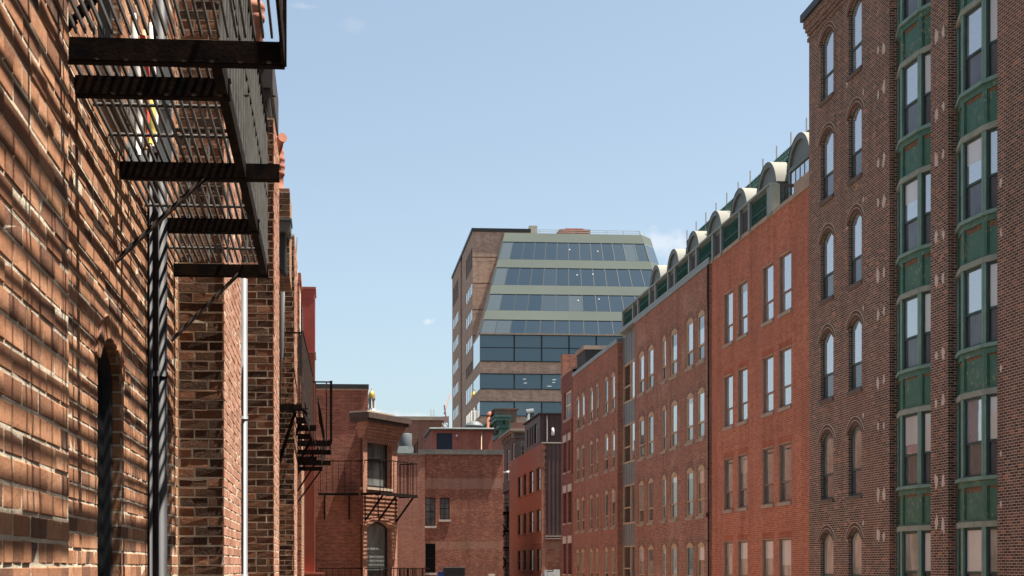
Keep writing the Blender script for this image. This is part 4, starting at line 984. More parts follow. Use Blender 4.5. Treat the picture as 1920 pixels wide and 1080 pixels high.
# lower glass bands
for bi, (p0, p1, tall) in enumerate(bands):
    z1, z0 = zs[bi], ze[bi]; g = MB(); m = MB(); x = XT; W = 3.94
    spl = zt(651.5) if tall else None
    i = 0
    while x < XTR:
        xe = min(x + (4.9 if i == 0 else W), XTR)
        if tall:
            g.poly([(x, YT - .02, z0), (xe, YT - .02, z0), (xe, YT - .02, spl), (x, YT - .02, spl)], 0, tone() * .8); g.poly([(x, YT - .02, spl), (xe, YT - .02, spl), (xe, YT - .02, z1), (x, YT - .02, z1)], 0, .15)
        else: g.poly([(x, YT - .02, z0), (xe, YT - .02, z0), (xe, YT - .02, z1), (x, YT - .02, z1)], 0, tone() * .7)
        m.box(xe - .09, xe + .09, YT - .08, YT, z0, z1); x = xe; i += 1
    m.box(XT, XTR, YT - .1, YT, z0 - .06, z0 + .06); m.box(XT, XTR, YT - .12, YT, z1 - .06, z1 + .08)
    if tall: m.box(XT, XTR, YT - .07, YT, spl - .05, spl + .05)
    fo = part(m, 'window_band', M['mull'], TW); sub(g, 'pane', M['g_tower2'], fo)
    s = MB(); s.poly([(XT - .03, YT, z0), (XT - .03, yX(888, XT), z0), (XT - .03, yX(888, XT), z1), (XT - .03, YT, z1)]); sub(s, 'corner_pane', M['g_side'], fo)
    if not tall:
        s = MB(); a, b = yX(886.5, XT), yX(874, XT)
        for q in range(4): s.poly([fl.p(a + (b - a) * (q + .12) / 4, z0, .03), fl.p(a + (b - a) * (q + .88) / 4, z0, .03), fl.p(a + (b - a) * (q + .88) / 4, z1, .03), fl.p(a + (b - a) * (q + .12) / 4, z1, .03)])
        sub(s, 'side_pane', M['g_side'], fo)
ln = MB()
for i in range(6): x = rr(XT + 2, XT + 14); z = rr(zs[1] - 1.8, zs[1] - .5); ln.mark(); ln.box(x, x + rr(.3, .7), YT - .05, YT - .03, z, z + .05)
parts(ln, 'ceiling_lamp', M['lamp'], TW)
lg = MB(); lg.box(XT, XTR, YT - .35, YT + .3, ztop + .01, ztop + .22); part(lg, 'ledge', M['stone'], TW)
# sloping glass front
YTT = 214.3; xl, zu = atY(946, 437, YTT); xr = xY(1203, YTT); xr2, _ = atY(1220, 443, 216.5)
bot = [Vector((XT, YT, ztop + .22)), Vector((49.0, YT, ztop + .22)), Vector((51.3, 206.6, ztop + .22))]
top = [Vector((xl, YTT, zu)), Vector((xr, YTT, zu)), Vector((xr2, 216.7, zu))]
def sp(c, t): return bot[c].lerp(top[c], t)
def tz(py):
    lo, hi = 0, 1
    for _ in range(40):
        mid = (lo + hi) / 2; v = sp(0, mid); fw = v.y * math.cos(TH) + v.x * math.sin(TH)
        if CY - F * v.z / fw > py: lo = mid
        else: hi = mid
    return lo
gb = [(627, 599.6), (582, 551.6), (534.4, 501.9), (486.4, 453.8)]; prev = 0
spn = MB(); sfaces = MB(); sd = MB()
up_n = Vector((0, -.06, .03))
def strip(mbx, t0, t1, mat=0, c0=0, c1=1, off=0): mbx.poly([sp(c0, t0) + up_n * off, sp(c1, t0) + up_n * off, sp(c1, t1) + up_n * off, sp(c0, t1) + up_n * off], mat)
for py0, py1 in gb:
    t0, t1 = tz(py0), tz(py1)
    if t0 > prev + .004: strip(spn, prev, t0, 0, 0, 1, 1); strip(spn, prev, t0, 0, 1, 2, 1)
    prev = t1
    g = MB(); m = MB(); n = 13
    for i in range(n):
        a0, a1 = i / n, (i + 1) / n
        q = lambda a, t: sp(0, t).lerp(sp(1, t), a)
        g.poly([q(a0, t0), q(a1, t0), q(a1, t1), q(a0, t1)], 0, (.75 if i == 0 else tone() * .7))
        if i: m.bar(q(a0, t0), q(a0, t1), .12, .1)
        # slightly different half panes
    g.poly([sp(1, t0), sp(2, t0), sp(2, t1), sp(1, t1)], 0, .85)
    m.bar(sp(1, t0), sp(1, t1), .2, .15); m.bar(sp(0, t0), sp(0, t1), .25, .15); m.bar(sp(0, t1), sp(1, t1), .12, .12); m.bar(sp(0, t0), sp(1, t0), .1, .1)
    fo = part(m, 'window_band', M['mull'], TW); sub(g, 'pane', M['g_tower'], fo)
    l = MB()
    for _ in range(2): a = rg.uniform(.25, .95); t_ = t0 + (t1 - t0) * rg.uniform(.5, .8); c = sp(0, t_).lerp(sp(1, t_), a) + Vector((0, -.1, 0)); l.mark(); l.lathe(c, [(.02, -.1), (.09, -.05), (.09, .05), (.02, .1)], 8)
    subs(l, 'ceiling_lamp', M['lamp'], fo)
strip(spn, prev, 1, 0, 0, 1, 1); strip(spn, prev, 1, 0, 1, 2, 1)
spn.poly([top[0], top[1], top[2], Vector((xr2, 240, zu)), Vector((xl, 240, zu))])
part(spn, 'spandrel', M['spand'], TW)
sd.poly([bot[0] + Vector((.05, .05, 0)), top[0] + Vector((.05, .05, 0)), Vector((xl, YB + .2, zu)), Vector((XT + .05, YB + .2, ztop))]); part(sd, 'side_wall', M['tb'], TW)
rl = MB()
pr = [(xY(948, 215), 215, zu), (xY(1200, 215), 215, zu), (xr2 - 1, 217.5, zu)]
for a, b in zip(pr, pr[1:]):
    for h in (.75, .45): rl.bar((a[0], a[1], zu + h), (b[0], b[1], zu + h), .07)
    n = max(2, int((Vector(b) - Vector(a)).length / 2.3))
    for i in range(n + 1): p = Vector(a).lerp(Vector(b), i / n); rl.bar(p, p + Vector((0, 0, .78)), .06)
part(rl, 'roof_railing', M['white'], TW)
ac = MB(); x, z = atY(1000, 423, 218); ac.box(x - .6, x + .6, 218, 219, zu, z); part(ac, 'roof_unit', M['beige'], TW)
ac = MB(); x0, z = atY(1049, 429.5, 219); x1 = xY(1107, 219); ac.box(x0, x1, 219, 223, zu, z); ac.box(x0 + 1, x1 - 1, 219.5, 222, z, z + .25); part(ac, 'roof_plant', M['b2'], TW)
# ================================================================== LEFT ROW (rowhouse backs, stepping forward)
XP0, YP0, XW, YP1, XP1 = -.79, 4.41, -1.06, 10.1, -.74
A = thing('brick_house', 'near sunlit orange brick house wall with arched windows under the big fire escape', 'building', (-1, 6, GZ))
w1 = (6.64, 7.41, -1.3, 1.09, .15); w2 = (9.0, 9.74, -1.3, 1.09, .15); wu1 = (6.64, 7.41, 2.3, 4.3, .24)
HT = 6.0
mb = MB()
DK1 = [(0, 1)]
f0, fw_, f1 = FR(XP0), FR(XW), FR(XP1)
wall(mb, f0, -4, YP0, GZ, HT, [], 0); mb.poly([(XP0, YP0, GZ), (XW - .3, YP0, GZ), (XW - .3, YP0, HT), (XP0, YP0, HT)], 0)
wall(mb, fw_, YP0, YP1, GZ, HT, [w1, w2, wu1], 0, rd=.11, rmat=2)
mb.poly([(XW, YP1, GZ), (XP1, YP1, GZ), (XP1, YP1, HT), (XW, YP1, HT)], 0)
wall(mb, f1, YP1, 12.0, GZ, HT, [], 0); wall(mb, FR(-1.0), 12.0, 13.6, GZ, HT, [], 2); mb.poly([(-1.0, 12, GZ), (XP1, 12, GZ), (XP1, 12, HT), (-1.0, 12, HT)], 2)
mb.poly([(XP0, -4, HT), (XP0, YP0, HT), (-6, YP0, HT), (-6, -4, HT)], 0); mb.poly([(XW, YP0, HT), (XP1, 13.6, HT), (-6, 13.6, HT), (-6, YP0, HT)], 0)
brick_field(mb, f0, 1.2, YP0, -1.6, 2.6, (), 11, .002, hdr=9)
brick_field(mb, fw_, YP0 + .01, YP1 - .012, -1.6, 4.2, [(h[0] - .0, h[1], h[2], h[3] + .12, h[4] + .05) for h in (w1, w2, wu1)], 12, .002, hdr=7)
part(mb, 'wall', [M['mortar'], M['near_brick'], M['lb']], A)
mb = MB(); brick_field(mb, FF(YP1), XW + .01, XP1, -1.6, 5.0, (), 13, .003, hdr=99, L=.2, jit=.0026); part(mb, 'pier_front', [M['mortar'], M['shaded_brick']], A)
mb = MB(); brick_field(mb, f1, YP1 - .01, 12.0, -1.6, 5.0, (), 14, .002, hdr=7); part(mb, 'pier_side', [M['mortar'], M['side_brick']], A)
ar = MB()
for h in (w1, w2, wu1):
    ar.mark()
    P = arc_pts(h[0], h[1], h[3] - h[4], h[4], 10); Q = arc_pts(h[0] - .1, h[1] + .1, h[3] - h[4], h[4] + .11, 10)
    for i in range(10):
        a, b, c, d = P[i], P[i + 1], Q[i + 1], Q[i]; k = .06
        L_ = lambda p, q: (p[0] + (q[0] - p[0]) * k, p[1] + (q[1] - p[1]) * k)
        a, b, c, d = L_(a, b), L_(b, a), L_(c, d), L_(d, c); e = .012 + rr(-.002, .003)
        ar.hexa([fw_.p(*a, -.1), fw_.p(*b, -.1), fw_.p(*c, -.01), fw_.p(*d, -.01), fw_.p(*a, e), fw_.p(*b, e), fw_.p(*c, e), fw_.p(*d, e)], 0, R())
parts(ar, 'window_arch', M['near_brick'], A)
for h in (w1, w2, wu1): window(fw_, h, .11, A, M['black'], M['g_black'], M['g_black'], fw=.07, meet=.5, head='glass', sill=.09, sm=M['brownst'], ft=.06)
# pipes
p = MB(); p.tube([(-.995, 8.5, -9), (-.995, 8.5, 3.3)], .043, 16)
for z in (-.4, 1.1, 2.4): p.tube([(-.995, 8.5, z), (-.995, 8.5, z + .03)], .049, 16); p.bar((-1.07, 8.5, z), (-1.0, 8.5, z), .05, .02)
p.tube([(-1.035, 8.36, -9), (-1.035, 8.36, 2.9)], .016, 8)
part(p, 'drainpipe', M['bpipe'], A, 'black drainpipe between the arched windows')
p = MB(); xq = xY(457, 12.4); p.tube([(xq, 12.4, -9), (xq, 12.4, 2.45)], .033, 14)
for z in (-.1, 1.25): p.tube([(xq, 12.4, z), (xq, 12.4, z + .025)], .038, 14); p.bar((xq - .1, 12.4, z + .01), (xq, 12.4, z + .01), .02)
part(p, 'drainpipe', M['gpipe'], A, 'pale grey drainpipe on the pier')

# ---- second house
XP2, YP2 = -.53, 13.6; T2_ = 4.2
B = thing('brick_house', 'second house with a pink sunlit pier edge, clay chimney pot and zinc gutter box', 'building', (-1, 16, GZ))
mb = MB(); mb.poly([(-1.0, YP2, GZ), (XP2, YP2, GZ), (XP2, YP2, T2_), (-1.0, YP2, T2_)]); wall(mb, FR(XP2), YP2, 14.9, GZ, T2_, [], 0); wall(mb, FR(-.72), 14.9, 19.3, GZ, 4.2, [], 2)
mb.poly([(XP2, 14.9, GZ), (-.72, 14.9, GZ), (-.72, 14.9, T2_), (XP2, 14.9, T2_)]); mb.poly([(-5, YP2, T2_), (XP2, YP2, T2_), (XP2, 14.9, T2_), (-5, 14.9, T2_)]); mb.poly([(-5, 14.9, 4.2), (-.72, 14.9, 4.2), (-.72, 19.3, 4.2), (-5, 19.3, 4.2)], 2)
part(mb, 'wall', [M['mortar'], M['shaded_brick'], M['lb']], B)
mb = MB(); brick_field(mb, FF(YP2), -.99, XP2, -1.6, T2_, (), 21, .003, hdr=99, L=.2, jit=.0026); part(mb, 'pier_front', [M['mortar'], M['shaded_brick']], B)
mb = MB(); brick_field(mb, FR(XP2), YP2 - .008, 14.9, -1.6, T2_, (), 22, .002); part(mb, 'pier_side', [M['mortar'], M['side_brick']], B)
sl = MB()
for i, (x1, z0) in enumerate(((-.59, 4.21), (-.562, 4.31), (-.535, 4.42))):
    sl.box(-1.2, x1, 13.45 - i * .03, 14.9, z0, 4.74 + i * .02)
sl.box(-1.2, -.6, 13.3, 13.42, 4.62, 4.74, 1)
part(sl, 'slate_eave', [M['slate'], M['zinc']], B)
xs0, xs1 = xY(519, 16), xY(547, 16); st = MB(); 
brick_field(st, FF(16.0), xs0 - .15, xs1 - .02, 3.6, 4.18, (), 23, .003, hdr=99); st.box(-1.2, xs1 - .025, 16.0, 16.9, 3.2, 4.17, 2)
so = part(st, 'chimney', [M['mortar'], M['shaded_brick'], M['lb']], B)
xc = xY(521, 16.3); pt = MB(); zb = 4.17
pt.lathe((xc, 16.3, zb), [(.082, 0), (.085, .06), (.066, .08), (.062, .2), (.075, .22), (.08, .25), (.066, .27), (.079, .3), (.083, .33), (.066, .35), (.079, .38), (.082, .41), (.064, .43), (.07, .47), (.06, .52), (.03, .54), (.001, .545)], 18)
pt.tube([(xc, 16.3, zb + .5), (xc + .02, 16.2, zb + .58), (xc + .06, 16.12, zb + .6)], [.05, .05, .055], 12)
sub(pt, 'clay_pot', M['terpot'], so)
pt = MB(); xc2 = xY(480, 14.3); pt.lathe((xc2, 14.3, T2_ + .6), [(.085, 0), (.07, .06), (.068, .55), (.085, .57), (.09, .62), (.07, .64), (.09, .68), (.09, .72), (.06, .76), (.001, .78)], 16); part(pt, 'chimney_pot', M['terpot'], B)
gb_ = MB(); x0, x1 = xY(519, 15.6), xY(545, 15.6); zt_, zb_ = atY(530, 413, 15.6)[1], atY(530, 434, 15.6)[1]; gb_.box(x0 - .1, x1, 15.6, 15.97, zb_, zt_); gb_.box(x0 - .1, x1 + .012, 15.58, 15.98, zt_, zt_ + .02)
part(gb_, 'gutter_box', M['zinc'], B)
gb_ = MB(); xx = xY(531, 18.0); gb_.tube([(xx, 18.0, zb_ - .2), (xx - .01, 18.0, 3.4), (xx - .02, 18, 2.75), (xx - .03, 18, 2.6), (xx - .1, 18.1, 2.35)], .032, 10); gb_.tube([(xx - .075, 18.02, zb_ - .1), (xx - .075, 18.02, 2.9)], .018, 8)
part(gb_, 'drainpipe', M['gpipe'], B, 'short pale drainpipe under the zinc box')
gb_ = MB(); q0, q1 = xY(521, 15.7), xY(537, 15.7); zz0, zz1 = atY(530, 470, 15.7)[1], atY(530, 512, 15.7)[1]
gb_.hexa([Vector(p) for p in ((-.8, 15.7, zz0), (q1, 15.7, zz1), (q1, 15.95, zz1), (-.8, 15.95, zz0), (-.8, 15.7, zb_ - .003), (q1 - .01, 15.7, zb_ - .003), (q1 - .01, 15.95, zb_ - .003), (-.8, 15.95, zb_ - .003))]); gb_.bar((q1, 15.69, zz1), (q1 - .008, 15.69, zb_ - .01), .012, .02, 1)
part(gb_, 'roof_flashing', [plain('dark_blue_lead', (.035, .045, .06), .5), M['zinc']], B)

# ---- third house
XP3, YP3 = -.482, 19.3; T3_ = 4.42
C3 = thing('brick_house', 'third house with a thin sunlit pier edge behind the small dark fire escape', 'building', (-1, 24, GZ))
mb = MB(); mb.poly([(-1.2, YP3, GZ), (XP3, YP3, GZ), (XP3, YP3, T3_), (-1.2, YP3, T3_)]); wall(mb, FR(XP3), YP3, 20.9, GZ, T3_, [], 0); mb.poly([(-5, YP3, T3_), (XP3, YP3, T3_), (XP3, 20.9, T3_), (-5, 20.9, T3_)])
wall(mb, FR(-.9), 20.9, 31, GZ, 4.6, [], 2); mb.poly([(-5, 20.9, 4.6), (-.9, 20.9, 4.6), (-.9, 31, 4.6), (-5, 31, 4.6)], 2); mb.poly([(XP3, 20.9, GZ), (-.9, 20.9, GZ), (-.9, 20.9, T3_), (XP3, 20.9, T3_)])
part(mb, 'wall', [M['mortar'], M['shaded_brick'], M['lb']], C3)
mb = MB(); brick_field(mb, FF(YP3), -.8, XP3, -1.6, T3_, (), 31, .003, hdr=99, L=.2, jit=.0026); part(mb, 'pier_front', [M['mortar'], M['shaded_brick']], C3)
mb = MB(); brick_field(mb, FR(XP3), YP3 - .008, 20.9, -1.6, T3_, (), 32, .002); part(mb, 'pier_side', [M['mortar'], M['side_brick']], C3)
cw = MB(); Yc = 22.0; pts = [(546, 452), (551, 460), (554.5, 475), (555.5, 492), (553, 508)]
P = [atY(*q, Yc) for q in pts]; 
for a, b in zip(P, P[1:]): cw.hexa([Vector((-.9, Yc, a[1])), Vector((a[0], Yc, a[1])), Vector((a[0], Yc + 1.2, a[1])), Vector((-.9, Yc + 1.2, a[1])), Vector((-.9, Yc, b[1])), Vector((b[0], Yc, b[1])), Vector((b[0], Yc + 1.2, b[1])), Vector((-.9, Yc + 1.2, b[1]))])
cw.bar((P[-1][0], Yc, P[-1][1] - .15), (P[0][0] + .09, Yc, P[0][1] + .06), .015)
part(cw, 'roof_cowl', M['beige'], C3)
ck = MB(); Yk = 26.0; x1 = xY(563, Yk); zt_ = atY(560, 512, Yk)[1]; brick_field(ck, FF(Yk), x1 - .3, x1 - .01, 4.4, zt_ - .14, (), 33, .006, hdr=99); ck.box(x1 - .35, x1 - .012, Yk, Yk + 1, 4.3, zt_ - .14, 0); ck.box(x1 - .36, x1 + .012, Yk - .03, Yk + 1, zt_ - .14, zt_, 1, .5)
part(ck, 'chimney', [M['mortar'], brickgeo_mat('red_chimney_brick', [(0, (.25, .06, .035)), (1, (.4, .12, .07))])], C3)
dk_ = MB(); Yd = 27.5; dk_.box(-.95, xY(566.5, Yd), Yd, Yd + 1, 3.6, atY(560, 569, Yd)[1]); dk_.box(-.95, xY(567, Yd), Yd - .02, Yd + 1, atY(560, 579, Yd)[1], atY(560, 577, Yd)[1], 1); part(dk_, 'dark_flue', [M['maroon'], M['zinc']], C3)

# ---- fourth house, beyond the duct
D4 = thing('brick_house', 'fourth house whose dark brick end shows beside the red steel duct', 'building', (-1, 45, GZ))
mb = MB(); mb.poly([(-5, 31, GZ), (-.62, 31, GZ), (-.62, 31, 4.5), (-5, 31, 4.5)], 1); wall(mb, FR(-.62), 31, 34, GZ, 4.5, [], 0); wall(mb, FR(-.85), 34, 69.9, GZ, 5.6, [], 0)
mb.poly([(-5, 31, 4.5), (-.62, 31, 4.5), (-.62, 34, 4.5), (-5, 34, 4.5)]); mb.poly([(-5, 34, 5.6), (-.85, 34, 5.6), (-.85, 69.9, 5.6), (-5, 69.9, 5.6)]); mb.poly([(-5, 34, 4), (-.85, 34, 4), (-.85, 34, 5.6), (-5, 34, 5.6)])
part(mb, 'wall', [M['lb'], M['b7']], D4)

# ---- red steel duct
YU = 36.0; t = thing('steel_duct', 'tall red oxide steel duct rising past the small fire escape', 'duct', (-.55, YU, GZ))
zz = lambda py: atY(580, py, YU)[1]; x0, x1 = xY(566.8, YU), xY(589.5, YU)
m = MB(); m.box(x0, x1, YU, YU + 1.1, GZ, zz(662)); part(m, 'lower_section', M['duct'], t)
m = MB(); m.box(xY(552, YU) , x1 + .01, YU - .01, YU + 1.2, zz(662) + .03, zz(542)); m.box(xY(552, YU), x1 + .012, YU - .014, YU + 1.2, zz(562), zz(561)); part(m, 'upper_section', plain('dull_red_oxide_steel', (.29, .062, .045), .45, .1, var=.3, scale=1.5, streak=.35), t)
m = MB(); m.box(x0 - .05, x1 + .035, YU - .03, YU + 1.25, zz(662), zz(662) + .03); m.box(xY(552, YU), x1 + .04, YU - .03, YU + 1.25, zz(542), zz(538)); m.box(x1 - .012, x1 + .02, YU - .03, YU, GZ, zz(662)); part(m, 'flange', M['duct'], t)
m = MB(); m.box(x0, x1, YU - .25, YU, GZ, zz(1072)); 
m.box(x0 - .1, x1 + .25, YU - .4, YU + .3, zz(1077), zz(1074)); part(m, 'base', M['duct'], t)

# ================================================================== BRICK BUILDING AT THE END OF THE LEFT ROW
YI = 70.0; I = thing('brick_building', 'red brick building ending the left row with an orange canted bay and tall arched windows', 'building', (0, YI, GZ))
xi0, xi1 = -6.0, xY(690.3, YI); ZI = atY(640, 729, YI)[1]
mb = MB(); fi = FF(YI); wall(mb, fi, xi0, xi1, GZ, ZI, [])
mb.poly([(xi1, YI, GZ), (xi1, 112, GZ), (xi1, 112, ZI), (xi1, YI, ZI)]); mb.poly([(xi0, YI, ZI), (xi1, YI, ZI), (xi1, 112, ZI), (xi0, 112, ZI)]); mb.poly([(xi0, 112, GZ), (xi1, 112, GZ), (xi1, 112, ZI), (xi0, 112, ZI)])
part(mb, 'wall', M['b8'], I)
cp = MB(); cp.fbox(fi, xi0, xi1 + .03, ZI + .002, ZI + .22, -.6, .1, 0); cp.fbox(fi, xi0, xi1 + .02, ZI - .07, ZI, -.05, .06, 1); part(cp, 'coping', [M['copdark'], M['stone']], I)
o_, e_ = Vector((1.55, 68.5, 0)), Vector((3.30, 71.2, 0)); Lw = (e_ - o_).length; tw = (e_ - o_) / Lw; nw = Vector((tw.y, -tw.x, 0)); fg = Face(o_, tw, nw)
def onG(px, py, d=0.0):
    r_ = Vector(ray(px, py)); q = o_ + nw * d; s = q.dot(nw) / r_.dot(nw); p_ = r_ * s; return (p_ - q).dot(tw), p_.z
ZWg = onG(690, 792)[1]
ua, ub = onG(688.5, 900)[0], onG(735, 900)[0]
hw1 = (ua, ub, onG(712, 915)[1], onG(712, 804)[1], .32); hw2 = (ua, ub, -2.6, onG(712, 977)[1], .32)
mb = MB(); wall(mb, fg, 0, Lw, GZ, ZWg, [hw1, hw2], rd=.38)
mb.poly([(1.55, 68.5, GZ), (1.55, YI, GZ), (1.55, YI, ZWg + .6), (1.55, 68.5, ZWg + .6)]); mb.poly([(3.3, 71.2, GZ), (3.3, 110, GZ), (3.3, 110, ZWg + .4), (3.3, 71.2, ZWg + .4)]); mb.poly([(1.55, 68.5, ZWg + .5), (3.3, 71.2, ZWg + .5), (3.3, 110, ZWg + .5), (1.55, 110, ZWg + .5)])
for i in range(5):
    d = .06 * (i + 1); mb.fbox(fg, -d * .3, Lw + d, ZWg - .75 + i * .15, ZWg - .6 + i * .15 - (.002), -.3, d)
u = .05
while u < Lw: mb.fbox(fg, u, u + .1, ZWg - .95, ZWg - .77, -.02, .05); u += .2
arch_ring(mb, fg, ua, ub, hw1[3] - .32, .32, .24, .03)
arch_ring(mb, fg, ua, ub, hw2[3] - .32, .32, .24, .03)
part(mb, 'bay_wall', M['b8w'], I)
cp = MB(); cp.fbox(fg, -.25, Lw + .45, ZWg, ZWg + .16, -.6, .4); cp.fbox(fg, -.3, Lw + .55, ZWg + .162, ZWg + .42, -.6, .5); cp.fbox(fg, -.3, Lw * .72, ZWg + .422, ZWg + .5, -.6, .42, 1); part(cp, 'cornice', [plain('dark_brown_cornice', (.06, .04, .034), .7, var=.3), M['stone']], I)
for h in (hw1, hw2): window(fg, h, .38, I, M['black'], M['g_mid'], M['g_mid'], fw=.1, meet=.52, head='glass', sill=.12, sm=M['stone'], ft=.1)

# ================================================================== FIRE ESCAPES
def slats(m, x0f, x1f, y0, y1, z, pitch, w, h, rods=()):
    xa, xb = min(x0f(y0), x0f(y1)), max(x1f(y0), x1f(y1)); x = xa + pitch / 2
    while x < xb: m.box(x - w / 2, x + w / 2, y0, y1, z, z + h); x += pitch
    for y in rods: m.tube([(x0f(y), y, z + h * .5), (x1f(y), y, z + h * .5)], .009, 8)
T = thing('fire_escape', 'large black iron fire escape overhead on the near sunlit brick wall', 'fire escape', (-.7, 7, 1.96), 'fire escapes')
Zp = 2.045
# near landing (wide), seen from below
m = MB(); slats(m, lambda y: XP0, lambda y: -.14, -2.5, YP0, Zp, .034, .009, .02, [.2 + .6 * i for i in range(7)])
slats(m, lambda y: XW, lambda y: -.2, YP0 + .01, 5.62, Zp, .034, .009, .02, [4.75, 5.2])
part(m, 'grating', M['slat'], T, 'close set slats of the wider landing nearest the viewer')
m = MB(); slats(m, lambda y: XW, lambda y: -.45, 5.7, 9.8, Zp, .038, .012, .018, [5.95, 6.5, 6.95, 7.75, 8.3, 8.95, 9.4]); part(m, 'grating', M['slat'], T)
bm_ = [(5.66, -.18, .095), (6.07, -.42, .085), (7.35, -.26, .085), (8.53, -.42, .085), (9.82, -.42, .085)]
for y, xo, h in bm_:
    m = MB(); m.box(XW - .05, xo, y - .008, y + .008, 1.96, 1.96 + h - .012); m.box(XW - .05, xo, y, y + .06, 1.96, 1.968); m.box(XW - .05, xo + .002, y + .01, y + .06, 1.96 + h - .01, 1.96 + h - .003); part(m, 'support_beam', M['iron'], T)
for y in (4.3, 2.6, .9, -.8):
    m = MB(); m.box(XP0 - .05, -.18, y - .008, y + .008, 1.96, 2.04); part(m, 'support_beam', M['iron'], T)
m = MB(); m.box(-.44, -.428, 5.67, 9.83, 1.965, 2.05); m.box(-.47, -.44, 5.67, 9.83, 1.965, 1.972); m.box(-.142, -.13, -2.5, 4.9, 1.955, 2.05); m.box(-.19, -.178, 4.9, 5.66, 1.955, 2.05); m.box(-.19, -.13, 4.88, 4.9, 1.955, 2.05); part(m, 'stringer', M['iron'], T)
m = MB(); y = 5.75
while y < 9.85: m.tube([(-.434, y, 2.03), (-.434, y, 2.95)], .0075, 8); y += .19
m.tube([(-.434, 5.7, 2.95), (-.434, 9.85, 2.95)], .016, 8); m.tube([(-.434, 5.7, 2.5), (-.434, 9.85, 2.5)], .008, 6); m.tube([(-.434, 9.85, 2.95), (XW, 9.85, 2.95)], .014, 8)
for i in range(5): x = -.434 - i * .13; m.tube([(x, 9.84, 2.03), (x, 9.84, 2.95)], .008, 6)
part(m, 'railing', M['rail'], T)
m = MB(); y = -2.4
while y < 5.5: xr_ = -.137 if y < 4.9 else -.185; m.tube([(xr_, y, 2.04), (xr_, y, 3.0)], .0075, 6); y += .17
m.box(-.2, -.172, 5.64, 5.69, 1.96, 3.2); m.box(-.148, -.127, -2.5, 4.9, 3.0, 3.02); m.box(-.196, -.175, 4.9, 5.66, 3.0, 3.02); part(m, 'railing', M['iron'], T)
for a, b in (((XW, 7.2, 1.5), (-.63, 7.36, 1.97)), ((XW, 9.7, 1.5), (-.62, 9.8, 1.97)), ((XP0, 4.2, 1.7), (-.5, 4.3, 1.97))):
    m = MB(); m.tube([a, b], .013, 8); m.tube([(a[0] - .03, a[1], a[2]), a], .02, 8); part(m, 'brace', M['iron'], T)
m = MB(); n = 22; a, b = Vector((-1.03, 5.57, 2.03)), Vector((-.74, 5.58, 2.34))
for i in range(n): p, q = a.lerp(b, i / n), a.lerp(b, (i + 1.15) / n); an = i * .9; m.bar(p, q, .04, .022, 0, (math.cos(an), math.sin(an), .3))
part(m, 'twisted_brace', M['iron'], T)
m = MB()
for y in (5.66, 6.07): 
    for i in range(7): x = -.9 + i * .11; m.mark(); m.lathe((x, y - .02, 1.962), [(.001, -.006), (.01, -.004), (.012, 0)], 8)
parts(m, 'rivet', M['slat'], T)
Zu = 5.25  # unseen landing higher up, added to block skylight from the near wall
m = MB(); slats(m, lambda y: XP0, lambda y: -.2, -2.5, 5.6, Zu, .034, .012, .02, [.2 + .6 * i for i in range(9)]); slats(m, lambda y: XW, lambda y: -.45, 5.65, 9.8, Zu, .038, .014, .018, [6, 7, 8, 9])
for y in (-.8, .9, 2.6, 4.3): m.box(XP0 - .05, -.18, y - .01, y + .01, Zu - .09, Zu - .004)
for y in (5.62, 7.3, 9.8): m.box(XW - .05, -.18 if y < 6 else -.42, y - .01, y + .01, Zu - .09, Zu - .004)
part(m, 'sky_blocking_landing', M['iron'], T)
# things kept on the landing
def item(name, label, cat, mbx, mat): return tag(mbx.build(name, mat), label, cat)
zf = Zp + .012
for px, dz, lb_ in ((236, .75, 'dark grey blue board leaning on the wall, left of the pair above the grating'), (262, .7, 'dark grey blue board leaning beside the white cloth, right of the pair above the grating')):
    m = MB(); x = xY(px, 7.62); m.hexa([Vector(p) for p in ((x - .035, 7.6, zf), (x + .035, 7.6, zf), (x + .035, 7.64, zf), (x - .035, 7.64, zf), (x - .055, 7.68, zf + dz), (x + .015, 7.68, zf + dz), (x + .015, 7.72, zf + dz), (x - .055, 7.72, zf + dz))])
    m.box(x - .03, x + .03, 7.585, 7.6, zf + .1, zf + .12); item('board', lb_, 'board', m, M['board'])
m = MB(); x = xY(312, 7.7); m.box(x - .04, x + .03, 7.68, 7.71, zf, zf + .7); m.box(x - .035, x + .025, 7.67, 7.68, zf + .35, zf + .37); item('board', 'single pale grey plank standing right of the rolled cloths on the landing', 'board', m, M['board'])
for px, l, mt, r, h, nm, y in ((258, 'tall white rolled cloth standing on the landing', 'wwht', .022, .72, 'rolled_cloth', 7.3), (276, 'tan rolled cloth bundle on the landing', 'wtan', .024, .6, 'rolled_cloth', 7.2), (289, 'white pole wrapped in cloth, rightmost of the bundles', 'wwht', .018, .62, 'wrapped_pole', 7.15)):
    x = xY(px, y); m = MB(); m.tube([(x, y, zf), (x + .004, y + .01, zf + h * .3), (x - .012, y + .02, zf + h * .7), (x - .02, y + .03, zf + h)], [r * .7, r, r * .9, r * .4], 10); item(nm, l, 'cloth', m, M[mt])
m = MB(); x = xY(282, 7.1); m.tube([(x, 7.1, zf), (x + .01, 7.1, zf + .07), (x + .005, 7.12, zf + .16), (x, 7.14, zf + .24)], [.012, .022, .018, .008], 9); item('cloth', 'crumpled yellow cloth at the foot of the bundles', 'cloth', m, M['wyel'])
m = MB(); x = xY(279, 7.12); m.hexa([Vector(p) for p in ((x - .004, 7.0, zf + .3), (x + .02, 7.0, zf + .28), (x + .02, 7.02, zf + .28), (x - .004, 7.02, zf + .3), (x - .03, 7.0, zf + .5), (x - .002, 7.0, zf + .49), (x - .002, 7.02, zf + .49), (x - .03, 7.02, zf + .5))]); m.tube([(x + .012, 7.01, zf), (x + .01, 7.01, zf + .3)], .006, 6); item('pennant', 'small red pennant on a stick among the bundles', 'pennant', m, M['wred'])
